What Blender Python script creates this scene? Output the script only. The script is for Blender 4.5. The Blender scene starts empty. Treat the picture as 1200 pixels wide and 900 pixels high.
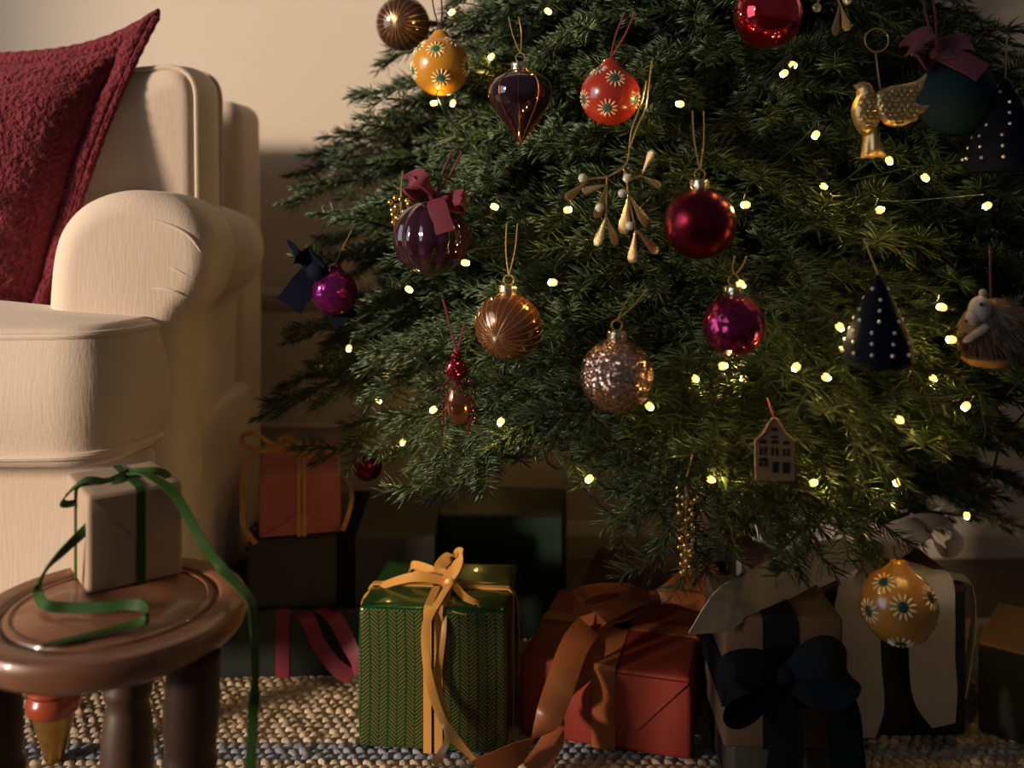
import bpy, bmesh, math, random
import numpy as np
from mathutils import Vector, Matrix, Euler, noise
from mathutils.geometry import delaunay_2d_cdt
PI = math.pi
R = math.radians
rnd = random.Random(7)
sc = bpy.context.scene
C = sc.collection

# ---------------------------------------------------------------- camera, world, sun, exposure
CAMZ, FPX, HORIZON = 0.70, 1100.0, 245.0
cam_d = bpy.data.cameras.new('camera')
cam = bpy.data.objects.new('camera', cam_d)
C.objects.link(cam)
cam.location = (0, 0, CAMZ)
cam.rotation_euler = (R(90), 0, 0)
cam_d.sensor_width = 36
cam_d.lens = FPX / 1200 * 36
cam_d.shift_y = -(450 - HORIZON) / 1200
cam_d.clip_start = 0.05
cam_d.dof.use_dof = True
cam_d.dof.focus_distance = 1.12
cam_d.dof.aperture_fstop = 2.6
sc.camera = cam

world = bpy.data.worlds.new('room_light')
sc.world = world
world.use_nodes = True
bg = world.node_tree.nodes['Background']
bg.inputs[0].default_value = (0.80, 0.90, 1.0, 1)
bg.inputs[1].default_value = 0.056

SUN_AZ, SUN_EL = 57, 11
sun_d = bpy.data.lights.new('low_sun', 'SUN')
sun_d.energy = 4.8
sun_d.color = (1.0, 0.78, 0.57)
sun_d.angle = R(7)
sun = bpy.data.objects.new('low_sun', sun_d)
C.objects.link(sun)
to_sun = Vector((-math.sin(R(SUN_AZ)) * math.cos(R(SUN_EL)), -math.cos(R(SUN_AZ)) * math.cos(R(SUN_EL)), math.sin(R(SUN_EL))))
sun.rotation_euler = to_sun.to_track_quat('Z', 'Y').to_euler()
sun.location = to_sun * 6

sky_d = bpy.data.lights.new('window_daylight', 'AREA')      # cool daylight falling in through the window opening
sky_d.shape = 'RECTANGLE'
sky_d.size, sky_d.size_y = 1.7, 1.85
sky_d.energy = 27
sky_d.color = (0.72, 0.86, 1.0)
sky = bpy.data.objects.new('window_daylight', sky_d)
C.objects.link(sky)
sky.location = (-2.70, 0.12, 1.28)
sky.rotation_euler = (R(90), 0, R(-90))

sc.view_settings.view_transform = 'Standard'
sc.view_settings.look = 'None'
sc.view_settings.exposure = 0.0
sc.view_settings.gamma = 1.0
sc.view_settings.use_curve_mapping = False


def P(px, py, d):
    return Vector(((px - 600) / FPX * d, d, CAMZ - (py - HORIZON) / FPX * d))


def proj(v):
    return 600 + v.x / v.y * FPX, HORIZON + (CAMZ - v.z) / v.y * FPX


# ---------------------------------------------------------------- materials
def mat(name, col, rough=0.6, metal=0.0, bump=0.0, scale=80, var=0.0, kind='noise', sheen=0.0, coat=0.0,
        trans=0.0, spec=0.5, emit=None, estr=0.0, detail=4, dist=0.002, col2=None, sss=0.0, island=0.0):
    m = bpy.data.materials.new(name)
    m.use_nodes = True
    nt = m.node_tree
    b = nt.nodes['Principled BSDF']
    b.inputs['Base Color'].default_value = (*col, 1)
    b.inputs['Roughness'].default_value = rough
    b.inputs['Metallic'].default_value = metal
    b.inputs['Specular IOR Level'].default_value = spec
    if sheen:
        b.inputs['Sheen Weight'].default_value = sheen
        b.inputs['Sheen Tint'].default_value = (*[min(1, c * 2 + .1) for c in col], 1)
        b.inputs['Sheen Roughness'].default_value = 0.4
    if coat:
        b.inputs['Coat Weight'].default_value = coat
        b.inputs['Coat Roughness'].default_value = 0.05
    if trans:
        b.inputs['Transmission Weight'].default_value = trans
    if emit:
        b.inputs['Emission Color'].default_value = (*emit, 1)
        b.inputs['Emission Strength'].default_value = estr
    tc = nt.nodes.new('ShaderNodeTexCoord')
    if bump or var:
        if kind == 'noise':
            t = nt.nodes.new('ShaderNodeTexNoise')
            t.inputs['Scale'].default_value = scale
            t.inputs['Detail'].default_value = detail
            fac = t.outputs['Fac']
        elif kind == 'voronoi':
            t = nt.nodes.new('ShaderNodeTexVoronoi')
            t.inputs['Scale'].default_value = scale
            fac = t.outputs['Distance']
        elif kind == 'weave':
            w1 = nt.nodes.new('ShaderNodeTexNoise'); w2 = nt.nodes.new('ShaderNodeTexNoise')
            for w, s3 in ((w1, (1, 1, .10)), (w2, (.10, .10, 1))):
                mp = nt.nodes.new('ShaderNodeMapping'); mp.inputs['Scale'].default_value = s3
                nt.links.new(tc.outputs['Object'], mp.inputs['Vector'])
                w.inputs['Scale'].default_value = scale; w.inputs['Detail'].default_value = 2
                nt.links.new(mp.outputs[0], w.inputs['Vector'])
            a = nt.nodes.new('ShaderNodeMath'); a.operation = 'ADD'
            nt.links.new(w1.outputs['Fac'], a.inputs[0]); nt.links.new(w2.outputs['Fac'], a.inputs[1])
            t = None; fac = a.outputs[0]
        elif kind == 'wood':
            mp = nt.nodes.new('ShaderNodeMapping')
            mp.inputs['Scale'].default_value = (1, 8, 8)
            nt.links.new(tc.outputs['Object'], mp.inputs['Vector'])
            t2 = nt.nodes.new('ShaderNodeTexNoise'); t2.inputs['Scale'].default_value = scale; t2.inputs['Detail'].default_value = 6
            nt.links.new(mp.outputs[0], t2.inputs['Vector'])
            t = None; fac = t2.outputs['Fac']
        if t is not None:
            nt.links.new(tc.outputs['Object'], t.inputs['Vector'])
        if bump:
            bp = nt.nodes.new('ShaderNodeBump')
            bp.inputs['Strength'].default_value = bump
            bp.inputs['Distance'].default_value = dist
            nt.links.new(fac, bp.inputs['Height'])
            nt.links.new(bp.outputs[0], b.inputs['Normal'])
        if var:
            mx = nt.nodes.new('ShaderNodeMix'); mx.data_type = 'RGBA'
            c2 = col2 or tuple(c * (1 - var) for c in col)
            mx.inputs['A'].default_value = (*c2, 1)
            mx.inputs['B'].default_value = (*col, 1)
            nt.links.new(fac, mx.inputs['Factor'])
            nt.links.new(mx.outputs['Result'], b.inputs['Base Color'])
    if island:
        g = nt.nodes.new('ShaderNodeNewGeometry')
        mx = nt.nodes.new('ShaderNodeMix'); mx.data_type = 'RGBA'
        c2 = col2 or tuple(c * (1 - island) for c in col)
        mx.inputs['A'].default_value = (*c2, 1)
        mx.inputs['B'].default_value = (*col, 1)
        nt.links.new(g.outputs['Random Per Island'], mx.inputs['Factor'])
        nt.links.new(mx.outputs['Result'], b.inputs['Base Color'])
    return m


def glitter(name, col, scale=420, amt=0.9, rough=0.22, metal=1.0, col2=None):
    m = mat(name, col, rough, metal)
    nt = m.node_tree
    b = nt.nodes['Principled BSDF']
    tc = nt.nodes.new('ShaderNodeTexCoord')
    v = nt.nodes.new('ShaderNodeTexVoronoi'); v.inputs['Scale'].default_value = scale
    nt.links.new(tc.outputs['Object'], v.inputs['Vector'])
    s = nt.nodes.new('ShaderNodeVectorMath'); s.operation = 'SUBTRACT'; s.inputs[1].default_value = (.5, .5, .5)
    nt.links.new(v.outputs['Color'], s.inputs[0])
    k = nt.nodes.new('ShaderNodeVectorMath'); k.operation = 'SCALE'; k.inputs['Scale'].default_value = amt
    nt.links.new(s.outputs[0], k.inputs[0])
    g = nt.nodes.new('ShaderNodeNewGeometry')
    a = nt.nodes.new('ShaderNodeVectorMath'); a.operation = 'ADD'
    nt.links.new(g.outputs['Normal'], a.inputs[0]); nt.links.new(k.outputs[0], a.inputs[1])
    n = nt.nodes.new('ShaderNodeVectorMath'); n.operation = 'NORMALIZE'
    nt.links.new(a.outputs[0], n.inputs[0])
    nt.links.new(n.outputs[0], b.inputs['Normal'])
    mx = nt.nodes.new('ShaderNodeMix'); mx.data_type = 'RGBA'
    mx.inputs['A'].default_value = (*(col2 or tuple(c * .45 for c in col)), 1)
    mx.inputs['B'].default_value = (*col, 1)
    sep = nt.nodes.new('ShaderNodeSeparateColor')
    nt.links.new(v.outputs['Color'], sep.inputs[0])
    nt.links.new(sep.outputs[0], mx.inputs['Factor'])
    nt.links.new(mx.outputs['Result'], b.inputs['Base Color'])
    return m


def chevron_mat():
    """green foil printed with fine gold herringbone columns"""
    m = mat('green_foil', (0.003, 0.058, 0.010), 0.26, 0.35, coat=0.4)
    nt = m.node_tree; b = nt.nodes['Principled BSDF']
    tc = nt.nodes.new('ShaderNodeTexCoord'); sp = nt.nodes.new('ShaderNodeSeparateXYZ')
    nt.links.new(tc.outputs['Object'], sp.inputs[0])
    def M(op, a, c=None, d=None):
        n = nt.nodes.new('ShaderNodeMath'); n.operation = op
        for i, x in enumerate((a, c, d)):
            if x is None: continue
            if isinstance(x, (int, float)): n.inputs[i].default_value = x
            else: nt.links.new(x, n.inputs[i])
        return n.outputs[0]
    per = 0.0235
    u = M('DIVIDE', M('ADD', sp.outputs[0], sp.outputs[1]), per)
    fu = M('FRACT', M('ADD', u, 50.0))
    tri = M('ABSOLUTE', M('SUBTRACT', fu, 0.5))            # 0..0.5
    v = M('SUBTRACT', M('DIVIDE', sp.outputs[2], 0.0052), M('MULTIPLY', tri, 4.2))
    fv = M('FRACT', M('ADD', v, 100.0))
    stroke = M('LESS_THAN', fv, 0.5)
    gapo = M('LESS_THAN', tri, 0.445)
    gapi = M('GREATER_THAN', tri, 0.035)
    nz = nt.nodes.new('ShaderNodeTexNoise'); nz.inputs['Scale'].default_value = 9
    nt.links.new(tc.outputs['Object'], nz.inputs['Vector'])
    geo = nt.nodes.new('ShaderNodeNewGeometry'); sn = nt.nodes.new('ShaderNodeSeparateXYZ'); nt.links.new(geo.outputs['True Normal'], sn.inputs[0])
    sides = M('LESS_THAN', M('ABSOLUTE', sn.outputs[2]), 0.6)      # the gold print is on the sides only
    fac = M('MULTIPLY', M('MULTIPLY', M('MULTIPLY', stroke, gapo), gapi), sides)
    mx = nt.nodes.new('ShaderNodeMix'); mx.data_type = 'RGBA'
    mx.inputs['A'].default_value = (0.003, 0.058, 0.010, 1)
    mx.inputs['B'].default_value = (0.15, 0.095, 0.036, 1)
    nt.links.new(fac, mx.inputs['Factor'])
    nt.links.new(mx.outputs['Result'], b.inputs['Base Color'])
    bp = nt.nodes.new('ShaderNodeBump'); bp.inputs['Strength'].default_value = 0.35; bp.inputs['Distance'].default_value = 0.002
    nz.inputs['Scale'].default_value = 30
    nt.links.new(nz.outputs['Fac'], bp.inputs['Height']); nt.links.new(bp.outputs[0], b.inputs['Normal'])
    return m


M = dict(
    wall=mat('wall_paint', (0.66, 0.57, 0.47), 0.75, bump=0.08, scale=160, dist=0.001),
    trim=mat('trim_paint', (0.55, 0.46, 0.37), 0.5),
    floor=mat('dark_floorboards', (0.10, 0.07, 0.045), 0.5, kind='wood', var=0.5, scale=6),
    linen=mat('cream_linen', (0.68, 0.55, 0.44), 0.9, bump=0.22, scale=330, kind='weave', sheen=0.2, dist=0.0016),
    linen_pipe=mat('linen_piping', (0.68, 0.56, 0.44), 0.9, bump=0.3, scale=300, dist=0.001, sheen=.2),
    boucle=mat('crimson_boucle', (0.30, 0.026, 0.045), 0.95, bump=1.0, scale=150, kind='noise', var=0.8, sheen=0.25, dist=0.011, detail=3),
    red_wood=mat('polished_red_wood', (0.28, 0.045, 0.018), 0.25, coat=0.5),
    brass=mat('worn_brass', (0.62, 0.38, 0.12), 0.38, 0.9, bump=.3, scale=120, var=.5),
    stool=mat('brown_stained_wood', (0.36, 0.150, 0.075), 0.36, kind='wood', var=0.55, scale=14, coat=0.25),
    stool_leg=mat('dark_turned_wood', (0.055, 0.026, 0.017), 0.45, kind='wood', var=0.4, scale=10),
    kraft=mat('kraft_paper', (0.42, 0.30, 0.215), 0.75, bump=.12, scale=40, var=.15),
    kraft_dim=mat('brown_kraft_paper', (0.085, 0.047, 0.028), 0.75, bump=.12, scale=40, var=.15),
    kraft_orange=mat('orange_kraft_paper', (0.40, 0.19, 0.075), 0.75, bump=.12, scale=40, var=.15),
    green_vel=mat('green_velvet', (0.018, 0.062, 0.004), 0.6, spec=.3),
    red_paper=mat('brick_red_paper', (0.27, 0.036, 0.022), 0.5, bump=.1, scale=25, dist=.004),
    pink_paper=mat('rose_red_paper', (0.42, 0.105, 0.085), 0.5, bump=.1, scale=25, dist=.004),
    flap=mat('folded_paper_edge', (0.36, 0.075, 0.06), 0.5),
    charcoal=mat('charcoal_paper', (0.028, 0.027, 0.023), 0.7, bump=.1, scale=30),
    black_paper=mat('black_paper', (0.014, 0.018, 0.018), 0.5, bump=.1, scale=30),
    darkgreen=mat('bottle_green_paper', (0.006, 0.022, 0.013), 0.55, bump=.1, scale=30),
    brown_red=mat('dark_maroon_paper', (0.085, 0.035, 0.025), 0.6, bump=.1, scale=30),
    foil=chevron_mat(),
    gold_satin=mat('golden_satin_ribbon', (0.50, 0.245, 0.055), 0.33, sheen=.2),
    mustard=mat('mustard_ribbon', (0.52, 0.25, 0.055), 0.5),
    rust=mat('rust_satin_ribbon', (0.36, 0.105, 0.036), 0.34, sheen=.2),
    cream=mat('cream_grosgrain', (0.36, 0.315, 0.29), 0.55, bump=.2, scale=300, dist=.0006),
    black_vel=mat('black_velvet', (0.004, 0.006, 0.009), 0.8, spec=.08),
    crimson=mat('crimson_ribbon', (0.16, 0.012, 0.03), 0.6),
    rug=mat('cream_wool', (0.56, 0.44, 0.31), 0.95, bump=.8, scale=300, island=.35, dist=.002),
    ruggrey=mat('grey_blue_wool', (0.26, 0.27, 0.31), 0.95, bump=.8, scale=300, island=.3, dist=.002),
    rugbase=mat('rug_backing', (0.42, 0.33, 0.23), 0.95),
    bark=mat('fir_bark', (0.07, 0.045, 0.025), 0.9, bump=.5, scale=60),
    twig=mat('fir_twig', (0.040, 0.034, 0.016), 0.85),
    needle=mat('fir_needles', (0.052, 0.090, 0.022), 0.36, island=.6, col2=(0.008, 0.024, 0.012), spec=.5),
    wire=mat('green_wire', (0.006, 0.014, 0.010), 0.5),
    bulb=mat('lit_bulb', (1, .8, .4), 0.4, emit=(1.0, 0.60, 0.15), estr=2.2),
    led=mat('lit_bulb_tip', (1, .8, .4), 0.4, emit=(1.0, 0.62, 0.17), estr=430),
    gold=mat('gold_metal', (0.80, 0.52, 0.20), 0.24, 1.0),
    oldgold=mat('antique_gold', (0.76, 0.50, 0.20), 0.36, 0.7, var=.45, bump=.2, scale=90),
    silver=mat('pale_gold_cap', (0.80, 0.66, 0.42), 0.25, 1.0, bump=.6, scale=160, kind='voronoi'),
    thread=mat('gold_thread', (0.50, 0.33, 0.12), 0.4, 0.6),
    cord=mat('burgundy_cord', (0.26, 0.03, 0.045), 0.7),
    darkcord=mat('dark_plum_cord', (0.04, 0.012, 0.018), 0.8),
    mustardball=mat('mustard_enamel', (0.56, 0.25, 0.025), 0.22, coat=.6, var=.25, scale=14),
    ochreball=mat('ochre_enamel', (0.46, 0.19, 0.025), 0.26, coat=.5, var=.2, scale=14),
    redball=mat('coral_red_enamel', (0.47, 0.036, 0.018), 0.24, coat=.5, var=.2, scale=14),
    petal=mat('cream_paint', (0.82, 0.68, 0.42), 0.5),
    eye_green=mat('dark_green_paint', (0.01, 0.05, 0.035), 0.4),
    eye_teal=mat('teal_paint', (0.015, 0.13, 0.10), 0.4),
    amber=mat('amber_glass', (0.22, 0.066, 0.018), 0.13, 0.55, coat=1),
    bronze=mat('bronze_glass', (0.09, 0.032, 0.012), 0.12, 0.5, coat=1),
    plumglass=mat('plum_glass', (0.035, 0.008, 0.020), 0.07, 0.25, coat=1),
    aubergine=mat('aubergine_glass', (0.018, 0.006, 0.014), 0.06, 0.2, coat=1),
    plumvelvet=mat('plum_velvet', (0.14, 0.014, 0.032), 0.7, sheen=.25),
    plumvelvet2=mat('dusky_plum_velvet', (0.12, 0.026, 0.046), 0.7, sheen=.25),
    navyvelvet=mat('navy_velvet', (0.004, 0.006, 0.016), 0.85, spec=.08),
    tealvelvet=mat('teal_velvet', (0.004, 0.018, 0.028), 0.8, spec=.15, bump=.3, scale=200),
    burgundy=mat('matte_burgundy', (0.17, 0.008, 0.022), 0.3, 0.9),
    redglass=mat('red_mirror_glass', (0.72, 0.012, 0.03), 0.06, 0.95, coat=1, bump=.25, scale=26, dist=.004),
    purple=glitter('purple_crackle', (0.36, 0.03, 0.26), 160, .45, .16, .85),
    pink=glitter('magenta_crackle', (0.46, 0.035, 0.14), 190, .5, .2, .85),
    rosegold=glitter('rose_gold_glitter', (0.95, 0.60, 0.46), 520, 1.0, .24),
    redglit=glitter('red_glitter', (0.75, 0.07, 0.12), 520, 1.0, .2),
    beetle=mat('copper_red_glass', (0.50, 0.17, 0.09), 0.12, 0.9, coat=1, var=.5, scale=18),
    pearl=mat('pearl', (0.80, 0.72, 0.62), 0.22, coat=.8),
    leafgold=mat('brushed_gold_leaf', (0.62, 0.43, 0.20), 0.35, 0.7, bump=.2, scale=60),
    hedge_face=mat('pale_felt', (0.55, 0.44, 0.37), 0.9),
    bristle=mat('brown_bristle', (0.22, 0.145, 0.10), 0.8, island=.7),
    black=mat('black_bead', (0.004, 0.004, 0.005), 0.15),
    ply=mat('pale_plywood', (0.42, 0.22, 0.10), 0.7, kind='wood', var=.2, scale=10),
    recess_shade=mat('painted_recess_shade', (0.02, 0.014, 0.01), 0.8),  # dark colour standing in for shade in the house windows
    goldthread2=mat('gold_glitter_line', (0.85, 0.60, 0.30), 0.28, 0.9),
    copperline=mat('copper_line', (0.62, 0.22, 0.06), 0.25, 1.0),
)


# ---------------------------------------------------------------- mesh helpers
class MB:
    def __init__(s):
        s.v = []; s.f = []
    def add(s, verts, faces):
        o = len(s.v)
        s.v.extend([tuple(x) for x in verts])
        s.f.extend([tuple(i + o for i in f) for f in faces])
        return s
    def box(s, lo, hi, mtx=None):
        (a, b, c), (d, e, f) = lo, hi
        vs = [Vector(q) for q in ((a, b, c), (d, b, c), (d, e, c), (a, e, c), (a, b, f), (d, b, f), (d, e, f), (a, e, f))]
        if mtx: vs = [mtx @ q for q in vs]
        return s.add(vs, [(3, 2, 1, 0), (4, 5, 6, 7), (0, 1, 5, 4), (1, 2, 6, 5), (2, 3, 7, 6), (3, 0, 4, 7)])
    def lathe(s, prof, n=32, mtx=None, lobes=0, amp=0.0):
        vs = []
        for r, z in prof:
            for k in range(n):
                a = 2 * PI * k / n
                rr = r * (1 + amp * (abs(math.cos(lobes * a / 2)) - .6)) if lobes else r
                q = Vector((rr * math.cos(a), rr * math.sin(a), z))
                vs.append(mtx @ q if mtx else q)
        fs = []
        m = len(prof)
        for i in range(m - 1):
            for k in range(n):
                k2 = (k + 1) % n
                fs.append((i * n + k, i * n + k2, (i + 1) * n + k2, (i + 1) * n + k))
        fs.append(tuple(range(n - 1, -1, -1))); fs.append(tuple(range((m - 1) * n, m * n)))
        return s.add(vs, fs)
    def sphere(s, c, r, n=16, m=10, sc3=(1, 1, 1), mtx=None):
        c = Vector(c); vs = [Vector((0, 0, 1))]; fs = []
        for i in range(1, m):
            t = PI * i / m
            for k in range(n):
                a = 2 * PI * k / n
                vs.append(Vector((math.sin(t) * math.cos(a), math.sin(t) * math.sin(a), math.cos(t))))
        vs.append(Vector((0, 0, -1)))
        L = len(vs) - 1
        for k in range(n):
            k2 = (k + 1) % n
            fs.append((0, 1 + k, 1 + k2))
            for i in range(m - 2):
                fs.append((1 + i * n + k, 1 + (i + 1) * n + k, 1 + (i + 1) * n + k2, 1 + i * n + k2))
            fs.append((L, 1 + (m - 2) * n + k2, 1 + (m - 2) * n + k))
        vs = [Vector((q.x * sc3[0], q.y * sc3[1], q.z * sc3[2])) * r for q in vs]
        vs = [c + (mtx @ q if mtx else q) for q in vs]
        return s.add(vs, fs)
    def tube(s, pts, rad, n=6, closed=False):
        pts = [Vector(p) for p in pts]; N = len(pts)
        rads = rad if isinstance(rad, (list, tuple)) else [rad] * N
        up = None; vs = []
        for i, p in enumerate(pts):
            if closed: t = pts[(i + 1) % N] - pts[i - 1]
            else: t = pts[min(i + 1, N - 1)] - pts[max(i - 1, 0)]
            if t.length < 1e-9: t = Vector((0, 0, 1))
            t.normalize()
            if up is None:
                up = Vector((0, 0, 1)) if abs(t.z) < .9 else Vector((1, 0, 0))
            up = up - t * up.dot(t)
            if up.length < 1e-6: up = t.orthogonal()
            up.normalize(); w = t.cross(up)
            for k in range(n):
                a = 2 * PI * k / n
                vs.append(p + (up * math.cos(a) + w * math.sin(a)) * rads[i])
        fs = []
        for i in range(N if closed else N - 1):
            j = (i + 1) % N
            for k in range(n):
                k2 = (k + 1) % n
                fs.append((i * n + k, i * n + k2, j * n + k2, j * n + k))
        if not closed:
            fs.append(tuple(range(n - 1, -1, -1))); fs.append(tuple(range((N - 1) * n, N * n)))
        return s.add(vs, fs)
    def ring(s, c, rad, r, normal=(0, 1, 0), n=20, m=6):
        nrm = Vector(normal).normalized(); a = nrm.orthogonal().normalized(); b = nrm.cross(a)
        return s.tube([Vector(c) + (a * math.cos(2 * PI * k / n) + b * math.sin(2 * PI * k / n)) * rad for k in range(n)], r, m, True)
    def ribbon(s, pts, width, side, thick=0.0007, sub=8):
        """flat strip swept along a spline; side = one vector or one per control point"""
        sides = side if isinstance(side, list) else [side] * len(pts)
        W = width if isinstance(width, list) else [width] * len(pts)
        p, sd, ww = spline(pts, sub), spline([Vector(q) for q in sides], sub), spline([Vector((q, 0, 0)) for q in W], sub)
        vs = []; N = len(p)
        for i in range(N):
            t = (p[min(i + 1, N - 1)] - p[max(i - 1, 0)]).normalized()
            q = sd[i] - t * sd[i].dot(t)
            if q.length < 1e-5: q = t.orthogonal()
            q.normalize(); n = t.cross(q)
            h = ww[i].x / 2
            vs += [p[i] - q * h + n * thick, p[i] + n * thick * 1.6, p[i] + q * h + n * thick,
                   p[i] + q * h - n * thick, p[i] - n * thick * .4, p[i] - q * h - n * thick]
        fs = []
        for i in range(N - 1):
            a, b = i * 6, i * 6 + 6
            for k in range(6):
                k2 = (k + 1) % 6
                fs.append((a + k, b + k, b + k2, a + k2))
        fs.append((0, 1, 2, 3, 4, 5)); e = (N - 1) * 6
        fs.append((e + 5, e + 4, e + 3, e + 2, e + 1, e))
        return s.add(vs, fs)
    def puff(s, outline, thick, step, origin, ux, uy, un, edge=None, bump=None):
        """closed cushion-like solid over a 2-D outline (coordinates along ux, uy), bulging along +-un"""
        out = [Vector((a, b)) for a, b in outline]; n = len(out)
        def dist(q):
            return min(seg_d(q, out[i], out[(i + 1) % n]) for i in range(n))
        xs = [q.x for q in out]; ys = [q.y for q in out]
        pts = list(out)
        nx = int((max(xs) - min(xs)) / step) + 1; ny = int((max(ys) - min(ys)) / step) + 1
        for i in range(nx + 1):
            for j in range(ny + 1):
                q = Vector((min(xs) + i * step + (j % 2) * step * .5, min(ys) + j * step))
                if inside(q, out) and dist(q) > step * .45: pts.append(q)
        r = delaunay_2d_cdt(pts, [(i, (i + 1) % n) for i in range(n)], [], 1, 1e-7)
        V2, F = r[0], r[2]
        edge = edge or thick
        F3 = Vector(origin); top = []; bot = []
        for q in V2:
            dd = min(dist(Vector(q)) / edge, 1.0)
            h = thick * math.sqrt(max(0, 1 - (1 - dd) ** 2)) + 0.0004
            e = bump(q[0], q[1]) * min(1, dd * 2) if bump else 0
            base = F3 + ux * q[0] + uy * q[1]
            top.append(base + un * (h + e)); bot.append(base - un * (h + e))
        k = len(V2)
        s.add(top + bot, [tuple(f) for f in F] + [tuple(i + k for i in reversed(f)) for f in F] +
              [(i, i + k, (i + 1) % n + k, (i + 1) % n) for i in range(n)])
        return s
    def pad(s, outline, z0, z1, r, bulge=0.0, crown=0.0, seg=5, rows=6):
        """solid extruded from a closed xy outline with rounded rims, bulging sides and crowned top"""
        o = [Vector(q) for q in outline]; n = len(o)
        nr = []
        for i in range(n):
            t = (o[(i + 1) % n] - o[i - 1]).normalized(); nr.append(Vector((t.y, -t.x)))
        rings = []
        for k in range(seg + 1):
            a = PI / 2 * k / seg; rings.append((-r * (1 - math.sin(a)), z0 + r * (1 - math.cos(a))))
        for k in range(1, rows):
            t = k / rows; rings.append((bulge * math.sin(PI * t), z0 + r + (z1 - z0 - 2 * r) * t))
        for k in range(seg + 1):
            a = PI / 2 * k / seg; rings.append((-r * (1 - math.cos(a)), z1 - r + r * math.sin(a)))
        vs = []
        for off, z in rings:
            for i in range(n):
                q = o[i] + nr[i] * off; vs.append((q.x, q.y, z))
        fs = []
        for k in range(len(rings) - 1):
            for i in range(n):
                j = (i + 1) % n
                fs.append((k * n + i, k * n + j, (k + 1) * n + j, (k + 1) * n + i))
        c = sum(o, Vector((0, 0))) / n
        b = len(vs); vs.append((c.x, c.y, z0)); base = (len(rings) - 1) * n
        prev = base
        for q in (.8, .55, .3):
            st = len(vs)
            for i in range(n):
                w = c + (o[i] + nr[i] * -r - c) * q
                vs.append((w.x, w.y, z1 + crown * (1 - q * q)))
            for i in range(n):
                j = (i + 1) % n; fs.append((prev + i, prev + j, st + j, st + i))
            prev = st
        t = len(vs); vs.append((c.x, c.y, z1 + crown))
        for i in range(n):
            j = (i + 1) % n
            fs.append((j, i, b)); fs.append((prev + i, prev + j, t))
        return s.add(vs, fs)


def seg_d(p, a, b):
    d = b - a; L = d.length_squared
    t = 0 if L == 0 else max(0, min(1, (p - a).dot(d) / L))
    return (p - a - d * t).length


def inside(p, poly):
    c = False; n = len(poly)
    for i in range(n):
        a, b = poly[i], poly[i - 1]
        if (a.y > p.y) != (b.y > p.y) and p.x < (b.x - a.x) * (p.y - a.y) / (b.y - a.y) + a.x: c = not c
    return c


def spline(pts, sub=8, closed=False):
    pts = [Vector(p) for p in pts]; n = len(pts)
    if n < 3 and not closed:
        return [pts[0].lerp(pts[-1], k / sub) for k in range(sub + 1)]
    out = []
    for i in range(n if closed else n - 1):
        if closed: a, b, c, d = pts[i - 1], pts[i], pts[(i + 1) % n], pts[(i + 2) % n]
        else: a, b, c, d = pts[max(i - 1, 0)], pts[i], pts[i + 1], pts[min(i + 2, n - 1)]
        for k in range(sub):
            t = k / sub
            out.append(.5 * ((2 * b) + (c - a) * t + (2 * a - 5 * b + 4 * c - d) * t * t + (3 * b - a - 3 * c + d) * t ** 3))
    if not closed: out.append(pts[-1].copy())
    return out


def round_poly(pts, rad, seg=6):
    out = []; n = len(pts)
    rads = rad if isinstance(rad, (list, tuple)) else [rad] * n
    for i in range(n):
        p = Vector(pts[i]); a = (Vector(pts[i - 1]) - p); b = (Vector(pts[(i + 1) % n]) - p)
        r = rads[i]; a1 = p + a.normalized() * r; b1 = p + b.normalized() * r
        for k in range(seg + 1):
            t = k / seg
            out.append(a1 * (1 - t) ** 2 + p * 2 * t * (1 - t) + b1 * t * t)
    return densify(out, .03)


def densify(o, step):
    res = []; n = len(o)
    for i in range(n):
        a, b = o[i], o[(i + 1) % n]; L = (b - a).length
        if L < 1e-6: continue
        k = max(1, int(L / step))
        for j in range(k): res.append(a.lerp(b, j / k))
    return res


def mesh_of(name, mb, material, smooth=True):
    me = bpy.data.meshes.new(name)
    me.from_pydata([tuple(v) for v in mb.v], [], mb.f)
    me.materials.append(material)
    if smooth:
        me.polygons.foreach_set('use_smooth', [True] * len(me.polygons))
        try: me.set_sharp_from_angle(angle=R(42))
        except Exception: pass
    me.update()
    return me


def wm(o):
    m = o.matrix_basis.copy()
    while o.parent:
        o = o.parent; m = o.matrix_basis @ m
    return m


def obj(name, mb, material, parent=None, local=False, smooth=True, label=None, kind=None):
    """ONE mesh object; mb is in world space unless local"""
    if parent and not local:
        inv = wm(parent).inverted()
        mb.v = [tuple(inv @ Vector(q)) for q in mb.v]
    o = bpy.data.objects.new(name, mesh_of(name, mb, material, smooth))
    C.objects.link(o); o.parent = parent
    if label: o['label'] = label
    if kind: o['kind'] = kind
    return o


def share(name, me, parent, loc=(0, 0, 0), rot=None, scale=1.0, label=None, kind=None):
    o = bpy.data.objects.new(name, me); C.objects.link(o); o.parent = parent
    m = (rot.to_4x4() if rot is not None else Matrix.Identity(4))
    o.matrix_basis = Matrix.Translation(Vector(loc)) @ m @ Matrix.Scale(scale, 4)
    if label: o['label'] = label
    if kind: o['kind'] = kind
    return o


def thing(name, label, cat, loc=(0, 0, 0), rotz=0, group=None):
    o = bpy.data.objects.new(name, None); C.objects.link(o)
    o.location = loc; o.rotation_euler = (0, 0, rotz); o.empty_display_size = .05
    o['label'] = label; o['category'] = cat
    if group: o['group'] = group
    o.matrix_basis = Matrix.Translation(Vector(loc)) @ Matrix.Rotation(rotz, 4, 'Z')
    return o


def struct(name, mb, material, parent=None, smooth=False):
    o = obj(name, mb, material, parent, smooth=smooth); o['kind'] = 'structure'
    return o

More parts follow.
